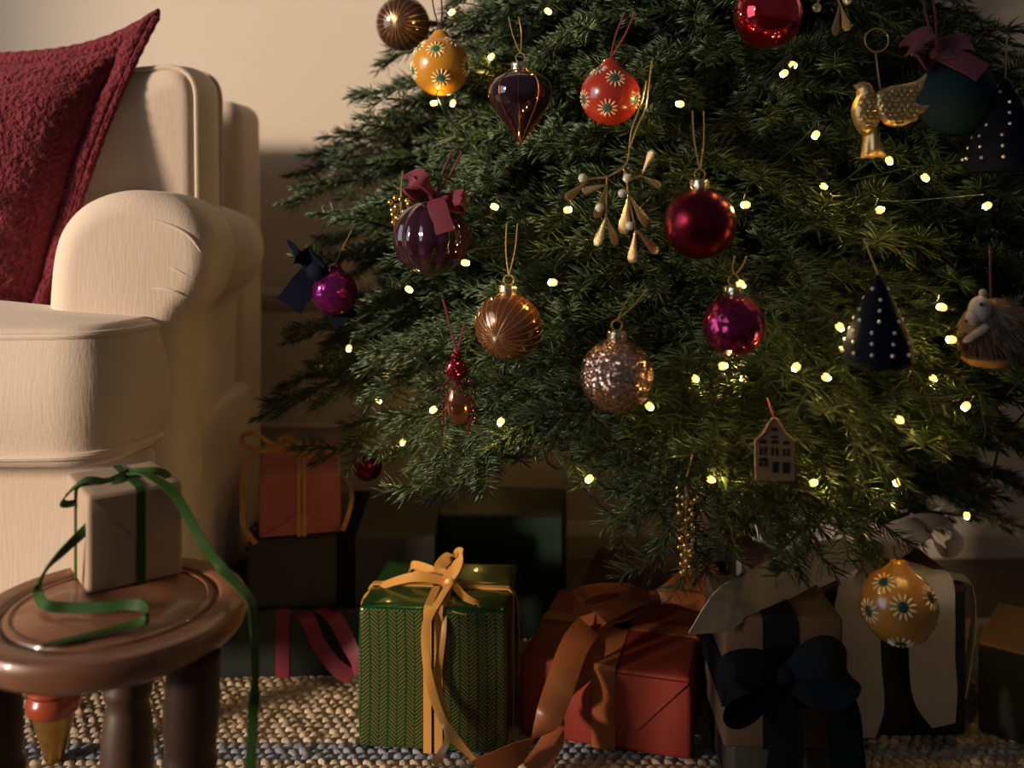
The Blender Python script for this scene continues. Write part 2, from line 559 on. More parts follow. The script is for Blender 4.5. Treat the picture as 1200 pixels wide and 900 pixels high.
# ---------------------------------------------------------------- the room
WALLY = 1.93
struct('floor', MB().box((-2.62, -3.2, -.05), (4.0, WALLY + .1, -.012)), M['floor'])
struct('wall_back', MB().box((-2.62, WALLY, -.05), (4.0, WALLY + .1, 2.6)), M['wall'])
wl = MB()
WX0, WX1, WY0, WY1, WZ0, WZ1 = -2.72, -2.62, -.80, .90, .35, 2.2     # the window the low sun comes through
wl.box((WX0, -3.2, -.05), (WX1, WY0, 2.6)); wl.box((WX0, WY1, -.05), (WX1, WALLY + .1, 2.6))
wl.box((WX0, WY0, -.05), (WX1, WY1, WZ0)); wl.box((WX0, WY0, WZ1), (WX1, WY1, 2.6))
struct('wall_left', wl, M['wall'])
fr = MB()
for lo, hi in (((WX0, WY0, WZ0), (WX1, WY0 + .05, WZ1)), ((WX0, WY1 - .05, WZ0), (WX1, WY1, WZ1)),
               ((WX0, WY0, WZ0), (WX1 + .04, WY1, WZ0 + .05)), ((WX0, WY0, WZ1 - .05), (WX1, WY1, WZ1))):
    fr.box(lo, hi)
struct('window_1', fr, M['trim'])


def moulding(name, x0, x1, prof):
    """profile (offset from wall, z) swept along x"""
    mb = MB(); vs = []
    for x in (x0, x1):
        for o_, z in prof: vs.append((x, WALLY - o_, z))
    n = len(prof)
    mb.add(vs, [(i, i + 1, n + i + 1, n + i) for i in range(n - 1)] + [tuple(range(n - 1, -1, -1)), tuple(range(n, 2 * n))])
    return struct(name, mb, M['trim'], smooth=False)


def zwall(py): return CAMZ - (py - HORIZON) / FPX * WALLY


zb = zwall(613)
moulding('baseboard_back', -2.62, 4, [(0, zb), (.008, zb), (.012, zb - .008), (.018, zb - .02), (.018, -.012)])
za, zc = zwall(338), zwall(362)
moulding('trim_1', -2.62, 4, [(0, za + .004), (.012, za), (.022, za - .010), (.020, za - .022), (.012, zc + .006), (.006, zc), (0, zc - .006)])
zd = zwall(500)
moulding('trim_2', -2.62, 4, [(0, zd + .006), (.008, zd + .003), (.008, zd - .003), (0, zd - .006)])

# ---------------------------------------------------------------- rug: chunky braided wool
rug = thing('braided_rug', 'chunky braided cream wool rug with grey blue bands under the gifts', 'rug', (0, 1.15, -.012))
obj('rug_base', MB().box((-1.5, .55, -.0119), (1.5, 1.62, -.006)), M['rugbase'], rug, smooth=False)
ico = bmesh.new(); bmesh.ops.create_icosphere(ico, subdivisions=1, radius=1)
iv = np.array([v.co[:] for v in ico.verts]); ifc = np.array([[v.index for v in f.verts] for f in ico.faces]); ico.free()
ico2 = bmesh.new(); bmesh.ops.create_icosphere(ico2, subdivisions=2, radius=1)
iv2 = np.array([v.co[:] for v in ico2.verts]); ifc2 = np.array([[v.index for v in f.verts] for f in ico2.faces]); ico2.free()


def np_mesh(name, verts, faces, material, smooth=True):
    me = bpy.data.meshes.new(name)
    nv, nf, k = len(verts), len(faces), faces.shape[1]
    me.vertices.add(nv); me.vertices.foreach_set('co', verts.astype(np.float32).ravel())
    me.loops.add(nf * k); me.loops.foreach_set('vertex_index', faces.astype(np.int32).ravel())
    me.polygons.add(nf)
    me.polygons.foreach_set('loop_start', np.arange(0, nf * k, k, dtype=np.int32))
    me.polygons.foreach_set('loop_total', np.full(nf, k, dtype=np.int32))
    me.materials.append(material)
    me.update(calc_edges=True); me.validate()
    if smooth: me.polygons.foreach_set('use_smooth', [True] * nf)
    return me


rg = np.random.RandomState(3)
rows = np.arange(.90, 1.60, .0122)
for nm, grey, label in (('wool_loops', False, None), ('grey_wool_loops', True, 'grey blue band of wool loops')):
    V = []; F = []; off = 0
    for i, y in enumerate(rows):
        isg = (1.203 < y < 1.230) or (1.02 < y < 1.05)
        if isg != grey: continue
        fine = 1.13 < y < 1.45
        xs = np.arange(-1.0, 1.0, .0146) + (i % 2) * .0073
        for x in xs:
            if not fine and (abs(x) > .9): continue
            bv, bf = (iv, ifc)
            if fine and -.66 < x < .35: bv, bf = iv2, ifc2
            a = (0.65 if i % 2 else -0.65) + rg.normal(0, .25)
            sx, sy, sz = .0095 * rg.uniform(.85, 1.15), .0063 * rg.uniform(.85, 1.2), .0060 * rg.uniform(.85, 1.25)
            q = bv * np.array([sx, sy, sz])
            q = np.stack([q[:, 0] * math.cos(a) - q[:, 1] * math.sin(a), q[:, 0] * math.sin(a) + q[:, 1] * math.cos(a), q[:, 2]], 1)
            q += np.array([x + rg.normal(0, .0009), y + rg.normal(0, .0009), -.0062 + rg.normal(0, .0006)]) - np.array([0, 1.15, -.012])
            V.append(q); F.append(bf + off); off += len(bv)
    o = bpy.data.objects.new(nm, np_mesh(nm, np.concatenate(V), np.concatenate(F), M['ruggrey'] if grey else M['rug']))
    C.objects.link(o); o.parent = rug; o['kind'] = 'stuff'
    if label: o['label'] = label

# ---------------------------------------------------------------- armchair
ch = thing('armchair', 'cream linen armchair with a rolled arm and piped cushions by the wall', 'armchair', (-.85, 1.4, 0))
# seat cushion, T-shaped, its ear wrapping in front of the arm
so = round_poly([(-1.45, 1.10), (-.478, 1.10), (-.452, 1.225), (-.60, 1.225), (-.60, 1.56), (-1.45, 1.56)], [.05, .062, .02, .01, .02, .03], 8)
cush = obj('seat_cushion', MB().pad(so, .392, .562, .022, bulge=.012, crown=.022), M['linen'], ch)


def piping(parent, outline, z, r=.0045, out=.002, wave=.0):
    c = [Vector(q) for q in outline]; n = len(c); pts = []
    for i in range(n):
        t = (c[(i + 1) % n] - c[i - 1]).normalized()
        q = c[i] + Vector((t.y, -t.x)) * out
        pts.append((q.x, q.y, z + wave * math.sin(i * .35)))
    obj('piping', MB().tube(pts, r, 8, True), M['linen_pipe'], parent)


piping(cush, so, .550, out=-.003, wave=.0012); piping(cush, so, .409, out=.001, wave=.001)
# front rail, base and leg
obj('front_rail', MB().pad(round_poly([(-1.45, 1.198), (-.46, 1.198), (-.46, 1.66), (-1.45, 1.66)], .02), .105, .395, .012), M['linen'], ch)
prof = [(.030, .115), (.031, .098), (.0325, .092), (.030, .088), (.0285, .086), (.032, .080), (.0335, .071), (.030, .063), (.026, .060)]
lg = obj('leg', MB().lathe([(r, z) for r, z in prof][::-1], 28, Matrix.Translation((-.583, 1.195, 0))), M['red_wood'], ch)
obj('brass_sock', MB().lathe([(.008, -.004), (.0115, .002), (.0255, .058), (.0262, .0615), (.02, .0635)], 24, Matrix.Translation((-.583, 1.195, 0))), M['brass'], lg)
# rolled arm: cross-section swept from front to back, front end rounded over
AP = [(.0, .105), (.0, .30), (.0, .44), (.002, .52), (.008, .556), (.026, .578), (.040, .605), (.046, .635), (.042, .668), (.028, .694), (.006, .711),
      (-.026, .721), (-.060, .725), (-.094, .720), (-.124, .706), (-.147, .682), (-.160, .652), (-.167, .60), (-.170, .50), (-.170, .30), (-.170, .105)]
ap = [Vector((a, z)) for a, z in AP]
ap = [q for q in densify(spline([(a, z, 0) for a, z in AP], 4), .02)]
cen = Vector((-.07, .60))
secs = []   # (L, inset, width scale, drop)
for k in range(8):
    a = PI / 2 * k / 7
    secs.append((.032 * (1 - math.cos(a)), .036 * (1 - math.sin(a)), 0))
secs += [(.07, 0, 0), (.135, .000, 0), (.160, .004, .001), (.170, .016, .002), (.180, .012, .003), (.22, .006, .004), (.34, .006, .006), (.45, .008, .012), (.478, .018, .02), (.49, .03, .03)]
mb = MB(); n = len(ap)
S = Vector((-.105, .994)); A0 = Vector((-.4315, 1.215)); SX = Vector((.994, .105))
vs = []
for L, ins, dr in secs:
    for i, q in enumerate(ap):
        a, z = q.x, q.y
        t = (ap[min(i + 1, n - 1)] - ap[max(i - 1, 0)]); t = Vector((t.x, t.y)).normalized()
        if L < .033:
            dx, dz = (-t.y * ins, t.x * ins)
        else:
            dx, dz = -t.y * ins, t.x * ins
        a2, z2 = a + dx, z + dz - dr * max(0, (z - .5) / .2)
        w = A0 + S * L + SX * a2
        vs.append((w.x, w.y, max(.105, z2)))
fs = []
for k in range(len(secs) - 1):
    for i in range(n - 1):
        fs.append((k * n + i, (k + 1) * n + i, (k + 1) * n + i + 1, k * n + i + 1))
fs.append(tuple(range(n))); e = (len(secs) - 1) * n; fs.append(tuple(range(e + n - 1, e - 1, -1)))
mb.add(vs, fs)
arm = obj('arm', mb, M['linen'], ch)
# pleats gathered on the arm front, seam cord under the roll
pl = MB()
for cr in (((172, 256), (200, 264), (222, 277), (236, 296)), ((158, 305), (186, 309), (210, 318), (228, 328)), ((156, 341), (180, 338), (206, 342), (222, 350))):
    pp = []
    for x, y in cr:
        best = None                                     # nearest point of the arm's front skin on that sight line
        for L, ins, dr in secs[:9]:
            for i, q in enumerate(ap):
                t = (ap[min(i + 1, n - 1)] - ap[max(i - 1, 0)]); t = Vector((t.x, t.y)).normalized()
                w = A0 + S * L + SX * (q.x - t.y * ins); w3 = Vector((w.x, w.y, q.y + t.x * ins))
                a_, b_ = proj(w3); e_ = (a_ - x) ** 2 + (b_ - y) ** 2
                if w3.y < 1.3 and (best is None or e_ < best[0]): best = (e_, w3)
        dd = min(best[1].y, 1.245)
        pp.append(P(x, y, dd))
    k = spline(pp, 6); m_ = len(k) - 1
    pl.tube(k, [.0004 + .0018 * math.sin(PI * i / m_) for i in range(m_ + 1)], 7)
obj('pleat', pl, M['linen'], arm)
# back and back cushion
obj('back', MB().pad(round_poly([(-1.45, 1.66), (-.478, 1.64), (-.470, 1.775), (-1.45, 1.79)], [.03, .035, .035, .03], 8), .105, .892, .03, bulge=.004, crown=.004), M['linen'], ch)
bo = round_poly([(-1.40, .46), (-.59, .46), (-.59, .655), (-.473, .672), (-.470, .926), (-.75, .90), (-1.40, .885)], [.03, .03, .01, .03, .05, .1, .04], 8)
bm = MB().pad(bo, 0, .135, .02, bulge=.006, crown=.02)
tilt = Matrix.Translation((0, 1.585, 0)) @ Matrix.Rotation(R(4), 4, 'X') @ Matrix(((1, 0, 0, 0), (0, 0, -1, 0), (0, 1, 0, 0), (0, 0, 0, 1)))
bm.v = [tuple(tilt @ Vector(q)) for q in bm.v]
bc = obj('back_cushion', bm, M['linen'], ch)
for z in (.010, .125):
    pm = MB().tube([tilt @ Vector((q.x, q.y, z)) for q in bo], .0042, 8, True)
    obj('piping', pm, M['linen_pipe'], bc)

# ---------------------------------------------------------------- the crimson cushion
pil = thing('throw_pillow', 'crimson boucle cushion with a flanged edge leaning on the armchair back', 'cushion', (-.75, 1.36, .58))
cTR, cTL, cBR, cBL = P(186, 14, 1.40), P(-260, 30, 1.48), P(44, 432, 1.27), P(-330, 440, 1.36)
pn = (cTR - cBL).cross(cTL - cBR).normalized()
if pn.y > 0: pn = -pn
NU = 170
vs = []; N2 = NU + 1
for sgn in (1, -1):
    for j in range(N2):
        for i in range(N2):
            u, v = i / NU * 2 - 1, j / NU * 2 - 1
            # sides pulled in between the corners
            pu = u * (1 - .085 * (1 - v * v)); pv = v * (1 - .24 * (1 - abs(u) ** 4.5))
            a, b = (pu + 1) / 2, (pv + 1) / 2
            p = (cBL * (1 - a) + cBR * a) * (1 - b) + (cTL * (1 - a) + cTR * a) * b
            fu, fv = min(1, abs(u) / .90), min(1, abs(v) / .90)
            h = .095 * (max(0, 1 - fu ** 2.6) * max(0, 1 - fv ** 2.6)) ** .55
            m = max(abs(u), abs(v))
            fl = .0075 * math.sqrt(max(0, 1 - ((m - .95) / .05) ** 2)) if m > .90 else 0
            h = max(h, fl) + .002 * (m < 1)
            if sgn > 0 and m < .985:
                q = Vector((u * 3.0, v * 3.0, 1))
                sw = noise.noise(q * 1.3) * .006 + noise.noise(q * 9) * .0022 + noise.noise(q * 24) * .0018
                rr = math.sin(11 * u + 5 * noise.noise(q)) * math.cos(9 * v + 4 * noise.noise(q + Vector((9, 2, 0))))
                h += (sw + .0022 * rr) * min(1, (1 - m) * 10)
                if v < -.55: h += .022 * math.sin((v + .55) / .45 * PI * -1) * (1 - abs(u)) ** .3
            vs.append(p + pn * h * (sgn if sgn > 0 else -.7 if False else -1) )
fs = []
for s in range(2):
    o_ = s * N2 * N2
    for j in range(NU):
        for i in range(NU):
            f = (o_ + j * N2 + i, o_ + j * N2 + i + 1, o_ + (j + 1) * N2 + i + 1, o_ + (j + 1) * N2 + i)
            fs.append(f if s == 0 else f[::-1])
obj('cushion_cover', MB().add(vs, fs), M['boucle'], pil)
edge = []
for t in range(0, 61): edge.append((t / 30 - 1, 1))
for t in range(1, 61): edge.append((1, 1 - t / 30))
for t in range(1, 61): edge.append((1 - t / 30, -1))
for t in range(1, 60): edge.append((-1, t / 30 - 1))
ep = []
for u, v in edge:
    pu = u * (1 - .085 * (1 - v * v)); pv = v * (1 - .24 * (1 - abs(u) ** 4.5)); a, b = (pu + 1) / 2, (pv + 1) / 2
    ep.append((cBL * (1 - a) + cBR * a) * (1 - b) + (cTL * (1 - a) + cTR * a) * b)
obj('braided_edge', MB().tube(ep, [.0058 + .0012 * (k % 2) for k in range(len(ep))], 8, True), M['boucle'], pil)

# ---------------------------------------------------------------- stool
SC = P(131, 706, .88); SZ = SC.z
st = thing('stool', 'round dark wooden stool with turned legs in front of the armchair', 'stool', (SC.x, SC.y, 0))
rr = .1235
top = [(.02, SZ - .031), (rr - .022, SZ - .031), (rr - .010, SZ - .029), (rr - .003, SZ - .022), (rr, SZ - .014), (rr - .0005, SZ - .006), (rr - .003, SZ - .0015), (rr - .008, SZ),
       (.100, SZ), (.0965, SZ - .0015), (.0945, SZ - .0055), (.0925, SZ - .0055), (.0905, SZ - .001), (.086, SZ), (.0845, SZ - .002), (.083, SZ - .002), (.081, SZ - .0002), (.04, SZ), (.001, SZ)]
obj('seat', MB().lathe(top, 72, Matrix.Translation((SC.x, SC.y, 0))), M['stool'], st)
lp = [(.017, 0), (.020, .01), (.022, .02), (.017, .032), (.021, .045), (.0245, .09), (.0265, .13), (.0255, .16), (.022, .185), (.0205, .192), (.0235, .199), (.0245, .207), (.0215, .214), (.0225, .222), (.0245, .25), (.023, SZ - .028)]
leg_me = None
for ang in (103, 215, 334):
    bx, by = .086 * math.cos(R(ang)), .082 * math.sin(R(ang))
    if leg_me is None: leg_me = mesh_of('leg', MB().lathe([(r, z) for r, z in lp], 28), M['stool_leg'])
    ax = Vector((math.sin(R(ang)), -math.cos(R(ang)), 0))
    rm = Matrix.Rotation(R(-3), 3, ax)
    share('leg', leg_me, st, (bx + .0 * bx, by, 0), rm)

# ---------------------------------------------------------------- gifts
def gift(name, label, front_l, ang, w, dep, h, z0, material, bev=.004, group=None, puffy=.0):
    """front_l = world xy of the front-left bottom corner, ang = rotation about z"""
    base = Vector((front_l[0], front_l[1], z0))
    rot = Matrix.Rotation(ang, 3, 'Z')
    c = base + rot @ Vector((w / 2, dep / 2, 0))
    g = thing(name, label, 'gift', c, ang, group)
    o_ = round_poly([(-w / 2, -dep / 2), (w / 2, -dep / 2), (w / 2, dep / 2), (-w / 2, dep / 2)], bev * 1.2, 3)
    obj('wrapped_box', MB().pad(o_, 0, h, bev, bulge=puffy, crown=puffy, seg=3), material, g, local=True)
    g['w'] = w; g['d'] = dep; g['h'] = h
    return g


def band(g, axis, width, material, at=0.0, eps=.0012, name='ribbon', zat=None):
    """ribbon band round a gift. axis 'x': runs over front, top, back (crossing at x=at); 'y': left, top, right (at y=at); 'z': round the four sides"""
    w, d, h = g['w'], g['d'], g['h']; e = eps; mb = MB(); b = .003
    if axis == 'x': loop = [(-d / 2 - e, 0), (-d / 2 - e, h - b), (-d / 2 + b, h + e), (d / 2 - b, h + e), (d / 2 + e, h - b), (d / 2 + e, 0)]
    elif axis == 'y': loop = [(-w / 2 - e, 0), (-w / 2 - e, h - b), (-w / 2 + b, h + e), (w / 2 - b, h + e), (w / 2 + e, h - b), (w / 2 + e, 0)]
    else: loop = [(-w / 2 - e, -d / 2 - e), (w / 2 + e, -d / 2 - e), (w / 2 + e, d / 2 + e), (-w / 2 - e, d / 2 + e), (-w / 2 - e, -d / 2 - e)]
    inner = [(q[0] * .985, q[1] - (.0025 if axis != 'z' else 0)) for q in loop] if axis != 'z' else [(q[0] * .985, q[1] * .985) for q in loop]
    vs = []
    for lp_ in (loop, inner):
        for a, c in lp_:
            for s in (-1, 1):
                k = at + s * width / 2
                vs.append((k, a, c) if axis == 'x' else (a, k, c) if axis == 'y' else (a, c, zat + s * width / 2))
    n = len(loop); fs = []
    for i in range(n - 1):
        fs.append((2 * i, 2 * i + 2, 2 * i + 3, 2 * i + 1))
        fs.append((2 * n + 2 * i, 2 * i, 2 * i + 2, 2 * n + 2 * i + 2)); fs.append((2 * i + 1, 2 * n + 2 * i + 1, 2 * n + 2 * i + 3, 2 * i + 3))
    mb.add(vs, fs)
    return obj(name, mb, material, g, local=True, smooth=False)


def flap(g, pts, material, off=.0012, name='paper_flap'):
    """thin folded-paper flap on the front face; pts = (x, z) in gift coordinates"""
    d = g['d']; mb = MB(); n = len(pts)
    y0, y1 = -d / 2 - off, -d / 2 + .001
    vs = [(x, y0, z) for x, z in pts] + [(x, y1, z) for x, z in pts]
    fs = [tuple(range(n))] + [(i, i + n, (i + 1) % n + n, (i + 1) % n) for i in range(n)]
    return obj(name, mb.add(vs, fs), material, g, local=True, smooth=False)


def floor_pt(px, py, z=0.0):
    d = (CAMZ - z) * FPX / (py - HORIZON); return P(px, py, d)


X, Y, Z = Vector((1, 0, 0)), Vector((0, 1, 0)), Vector((0, 0, 1))

# green chevron gift
a, b = floor_pt(420, 876), floor_pt(593, 886)
gg = gift('gift', 'emerald foil gift with gold chevron print and a narrow golden bow, standing on the rug', a, math.atan2(b.y - a.y, b.x - a.x), (b - a).length, .165, .184, 0, M['foil'], .006, puffy=.002)
w2 = gg['w'] / 2
for at in (-.005, .0095): band(gg, 'x', .0105, M['gold_satin'], at, .0036)
band(gg, 'y', .009, M['gold_satin'], -.012, .0036)
mg = wm(gg)
def G(g, x, y, z): return wm(g) @ Vector((x, y, z))
kn = P(528, 682, 1.275)
bow = MB()
bow.ribbon([kn, P(490, 676, 1.27), P(455, 684, 1.28), P(428, 698, 1.29), P(424, 712, 1.29)], .012, [Z, Vector((0, .6, 1)), Vector((0, .8, .6)), Y, Y])
bow.ribbon([kn, P(505, 668, 1.29), P(484, 662, 1.31), P(484, 671, 1.315), P(512, 680, 1.29), kn], .011, Vector((.2, .7, 1)))
bow.ribbon([kn, P(515, 668, 1.28), P(522, 656, 1.29), P(538, 648, 1.29), P(535, 664, 1.275), P(526, 676, 1.27), kn], .016, [X, X, Vector((1, 0, -.6)), Vector((0, .8, .8)), Vector((1, 0, .5)), X, X])
bow.ribbon([kn, P(545, 700, 1.24), P(560, 708, 1.225), P(558, 718, 1.215), P(535, 716, 1.212), P(524, 704, 1.235), kn], .010, [X, Vector((.2, 1, .4)), Y, Y, Y, Vector((.2, 1, .4)), X])
bow.ribbon([kn, P(565, 686, 1.29), P(595, 690, 1.29), P(606, 702, 1.30), P(608, 740, 1.30), P(609, 760, 1.30)], .009, [Z, Vector((0, .5, 1)), Vector((0, 1, .6)), Y, Y, Y])
obj('bow', bow, M['gold_satin'], gg)
tails = MB()
tails.ribbon([kn, P(516, 702, 1.225), P(500, 730, 1.198), P(500, 775, 1.193), P(508, 815, 1.190), P(520, 845, 1.180), P(535, 868, 1.165), P(556, 890, 1.165)], .011, [X, Vector((1, 0, .3)), X, Vector((1, -.3, 0)), X, Vector((1, -.5, 0)), X, Vector((1, -.6, .2))])
tails.ribbon([kn, P(520, 706, 1.224), P(519, 740, 1.203), P(513, 800, 1.196), P(524, 850, 1.185), P(523, 872, 1.17), P(508, 896, 1.16)], .010, [X, X, Vector((1, -.4, 0)), Vector((1, .3, 0)), Vector((1, -.4, 0)), Vector((1, -.8, 0)), X])
obj('ribbon_tail', tails, M['gold_satin'], gg)
obj('knot', MB().sphere(kn, .0095, 12, 8, (1, .9, 1.15)), M['gold_satin'], gg)

# left stack: floor box, charcoal box, rose box
g3 = gift('gift', 'lowest dark wrapped box of the left stack, with crimson ribbon tails hanging over it', (P(238, 795, 1.40).x, 1.40), R(2), .275, .22, .100, -.001, M['black_paper'])
rb = MB()
rb.ribbon([P(350, 716, 1.41), P(362, 728, 1.388), P(372, 752, 1.383), P(392, 780, 1.38), P(412, 794, 1.37)], .022, X)
rb.ribbon([P(375, 714, 1.41), P(392, 724, 1.383), P(404, 745, 1.372), P(417, 772, 1.36), P(424, 790, 1.36)], .022, [X, X, X, Vector((1, -.4, 0)), X])
obj('ribbon_tail', rb, M['crimson'], g3)
band(g3, 'x', .02, M['crimson'], -.02)
g2 = gift('gift', 'charcoal box with a black ribbon, middle of the left stack under the rose box', (P(290, 715, 1.41).x, 1.41), R(3), .283, .24, .103, .0995, M['charcoal'])
band(g2, 'x', .028, M['black_vel'], .005)
l1, r1 = P(303, 632, 1.412), P(400, 627, 1.425)
g1 = gift('gift', 'rose red paper gift with a mustard ribbon bow on top of the left stack', l1, R(13), (r1 - l1).length, .20, .094, .203, M['pink_paper'], .005)
w, h = g1['w'] / 2, g1['h']
flap(g1, [(-w + .004, .004), (w - .004, .004), (.002, .037)], M['pink_paper'], .0022)
flap(g1, [(-w + .002, h - .006), (-w + .002, .008), (-.020, .038)], M['pink_paper'], .0012)
flap(g1, [(w - .002, h - .006), (.020, .038), (w - .002, .008)], M['pink_paper'], .0012)
for at in (-.0022, .0062): band(g1, 'x', .0058, M['mustard'], at, .003)
band(g1, 'y', .006, M['mustard'], -.03)
kn = P(336, 526, 1.49)
bw = MB()
bw.ribbon([kn, P(318, 520, 1.49), P(298, 508, 1.49), P(284, 512, 1.49), P(288, 522, 1.485), P(305, 527, 1.48), kn], .008, [Z, Y + Z, Y + Z * .6, Z, Y + Z * .6, Y + Z, Z])
bw.ribbon([kn, P(344, 519, 1.50), P(336, 512, 1.52), P(326, 516, 1.52), kn], .007, Y + Z)
bw.ribbon([kn, P(358, 524, 1.50), P(378, 526, 1.51), P(390, 534, 1.51), P(402, 555, 1.50), P(412, 580, 1.47), P(408, 604, 1.43), P(401, 622, 1.42)], .007, [Z, Y + Z, Y + Z, Y, Y, X + Y, X + Y, X])
bw.ribbon([kn, P(350, 533, 1.47), P(370, 533, 1.48), P(380, 527, 1.49), kn], .008, Y + Z)
bw.ribbon([kn, P(318, 528, 1.47), P(296, 532, 1.455), P(285, 552, 1.44), P(284, 590, 1.43), P(286, 618, 1.42), P(300, 637, 1.40)], .0075, [Z, Y + Z, Y + X * .5, Y + X * .6, Y + X * .6, X, X])
obj('bow', bw, M['mustard'], g1)
obj('knot', MB().sphere(kn, .006, 10, 8), M['mustard'], g1)
# bottle green box behind
gb = gift('gift', 'large bottle green box behind the emerald gift, against the skirting', (-.17, 1.555), R(-5), .255, .165, .208, -.012, M['darkgreen'])

# red gift with rust bow
a, b = floor_pt(609, 862), floor_pt(811, 885)
a = Vector((.0105, 1.249, 0)); b = Vector((.2300, 1.200, 0))
gr = gift('gift', 'brick red paper gift with a wide rust satin ribbon and bow on the rug', a, math.atan2(b.y - a.y, b.x - a.x) - R(3), .225, .235, .105, 0, M['red_paper'], .006, puffy=.0015)
w, h = gr['w'] / 2, gr['h']
flap(gr, [(w - .003, h - .004), (.045, .032), (.0165, .036), (.0165, h - .004)], M['red_paper'], .0042)
band(gr, 'x', .031, M['rust'], .0, .002)
band(gr, 'y', .027, M['rust'], .012, .002)
kn = P(765, 702, 1.385)
bw = MB(); F1 = Y + Z * .25; F2 = Y + Z * .6
bw.ribbon([kn, P(740, 691, 1.37), P(705, 690, 1.35), P(680, 697, 1.33), P(674, 708, 1.32), P(686, 716, 1.31), P(712, 712, 1.315), P(742, 704, 1.35), kn],
          [.010, .018, .022, .022, .022, .022, .022, .018, .010], [Z, F2, F1, F2, Z, F2, F1, F2, Z])
bw.ribbon([kn, P(785, 690, 1.39), P(803, 677, 1.41), P(822, 662, 1.43), P(832, 668, 1.42), P(812, 688, 1.40), kn], [.014, .022, .026, .026, .026, .022, .014], [Z, F2, F2, Y, F2, F2, Z])
bw.ribbon([kn, P(790, 699, 1.37), P(815, 705, 1.355), P(838, 707, 1.345), P(848, 699, 1.35), P(828, 694, 1.37), P(795, 695, 1.39), kn], [.014, .022, .027, .027, .027, .027, .022, .014], [Z, F2, F2, F2, Z, F1, F2, Z])
obj('bow', bw, M['rust'], gr)
tl = MB()
tl.ribbon([kn, P(738, 706, 1.34), P(706, 722, 1.275), P(676, 752, 1.215), P(654, 810, 1.165), P(640, 845, 1.15), P(610, 880, 1.13), P(560, 905, 1.12)],
          [.014, .028, .034, .036, .036, .034, .034, .034], [Y, Y, Y + X * .3, X * .9 + Y * .4, X, X + Z * .6, Z + X * .6, Z + X * .5])
tl.ribbon([kn, P(742, 712, 1.34), P(714, 732, 1.275), P(690, 780, 1.222), P(664, 822, 1.20), P(648, 846, 1.19), P(646, 870, 1.17), P(624, 905, 1.15)],
          [.014, .026, .030, .030, .030, .030, .030, .03], [Y, Y, Y + X * .3, X + Y * .7, Y + X * .5, X, X - Y * .4, X])
obj('ribbon_tail', tl, M['rust'], gr)
obj('knot', MB().sphere(kn, .013, 12, 8, (1.1, .9, .9)), M['rust'], gr)
gift('gift', 'flat dark maroon box half hidden behind the brick red gift', (.112, 1.515), R(-14), .24, .17, .108, -.012, M['brown_red'])

# black box with cream ribbon
a = Vector((.333, 1.245, 0))
gk = gift('gift', 'tall black gift tied with a wide cream grosgrain ribbon bow below the fir', a, R(1), .272, .20, .196, -.001, M['black_paper'], .004)
obj('paper_top', MB().pad(round_poly([(-.137, -.101), (.137, -.101), (.137, .101), (-.137, .101)], .004, 3), .190, .1985, .002, seg=2), M['brown_red'], gk, local=True, label='dark reddish brown paper top')  # top sheet in a redder brown than the sides
band(gk, 'y', .022, M['cream'], .02, .002)
kn = P(1012, 648, 1.31)
bw = MB()
bw.ribbon([kn, P(1040, 640, 1.31), P(1072, 622, 1.32), P(1085, 620, 1.33), P(1098, 638, 1.32), P(1110, 646, 1.31), P(1120, 634, 1.31), P(1112, 620, 1.32), P(1088, 614, 1.34), P(1050, 628, 1.34), kn],
          [.02, .04, .042, .042, .042, .042, .042, .042, .042, .04, .02], [Z, Z + Y * .8, Y + Z * .5, Y + Z * .3, Y + Z * .3, Y, Y, Y, Y + Z * .4, Z + Y, Z])
bw.ribbon([kn, P(985, 638, 1.31), P(945, 636, 1.32), P(905, 632, 1.32), P(892, 622, 1.33), P(905, 612, 1.35), P(950, 622, 1.36), kn],
          [.02, .04, .042, .042, .042, .042, .04, .02], [Z, Z + Y * .8, Y + Z * .5, Y + Z * .3, Y, Y + Z * .3, Z + Y, Z])
obj('bow', bw, M['cream'], gk)
tl = MB()
tl.ribbon([kn, P(990, 652, 1.26), P(950, 664, 1.19), P(905, 684, 1.125), P(870, 702, 1.09), P(845, 716, 1.075), P(808, 742, 1.058)], [.022, .044, .056, .058, .058, .056, .003],
          [Z + Y, Z + Y * .5, Z + Y * .3, Z + Y * .2 + X * .1, Z + X * .2, Z + X * .25, Z + X * .25])
tl.ribbon([kn, P(1022, 662, 1.28), P(1012, 690, 1.235), P(1004, 730, 1.225), P(1005, 780, 1.222), P(1010, 830, 1.22), P(1012, 864, 1.215)], [.022, .05, .062, .062, .062, .058, .03], [X, X + Z * .2, X, X, X, X, X])
tl.ribbon([kn, P(1050, 656, 1.28), P(1085, 672, 1.235), P(1092, 720, 1.222), P(1092, 770, 1.220), P(1096, 815, 1.215), P(1106, 850, 1.21)], [.022, .05, .062, .060, .060, .058, .03], [X, X + Y - Z * .4, X - Z * .25, X, X, X, X + Z * .9])
tl.ribbon([P(1100, 674, 1.26), P(1122, 676, 1.265), P(1138, 686, 1.27), P(1141, 720, 1.265), P(1136, 770, 1.26), P(1129, 815, 1.255)], .026, [Y, Y, Y + X * .3, Y + X * .25, Y + X * .25, Y + X * .25])
obj('ribbon_tail', tl, M['cream'], gk)
obj('knot', MB().sphere(kn, .017, 14, 10, (1.15, .9, .9)), M['cream'], gk)

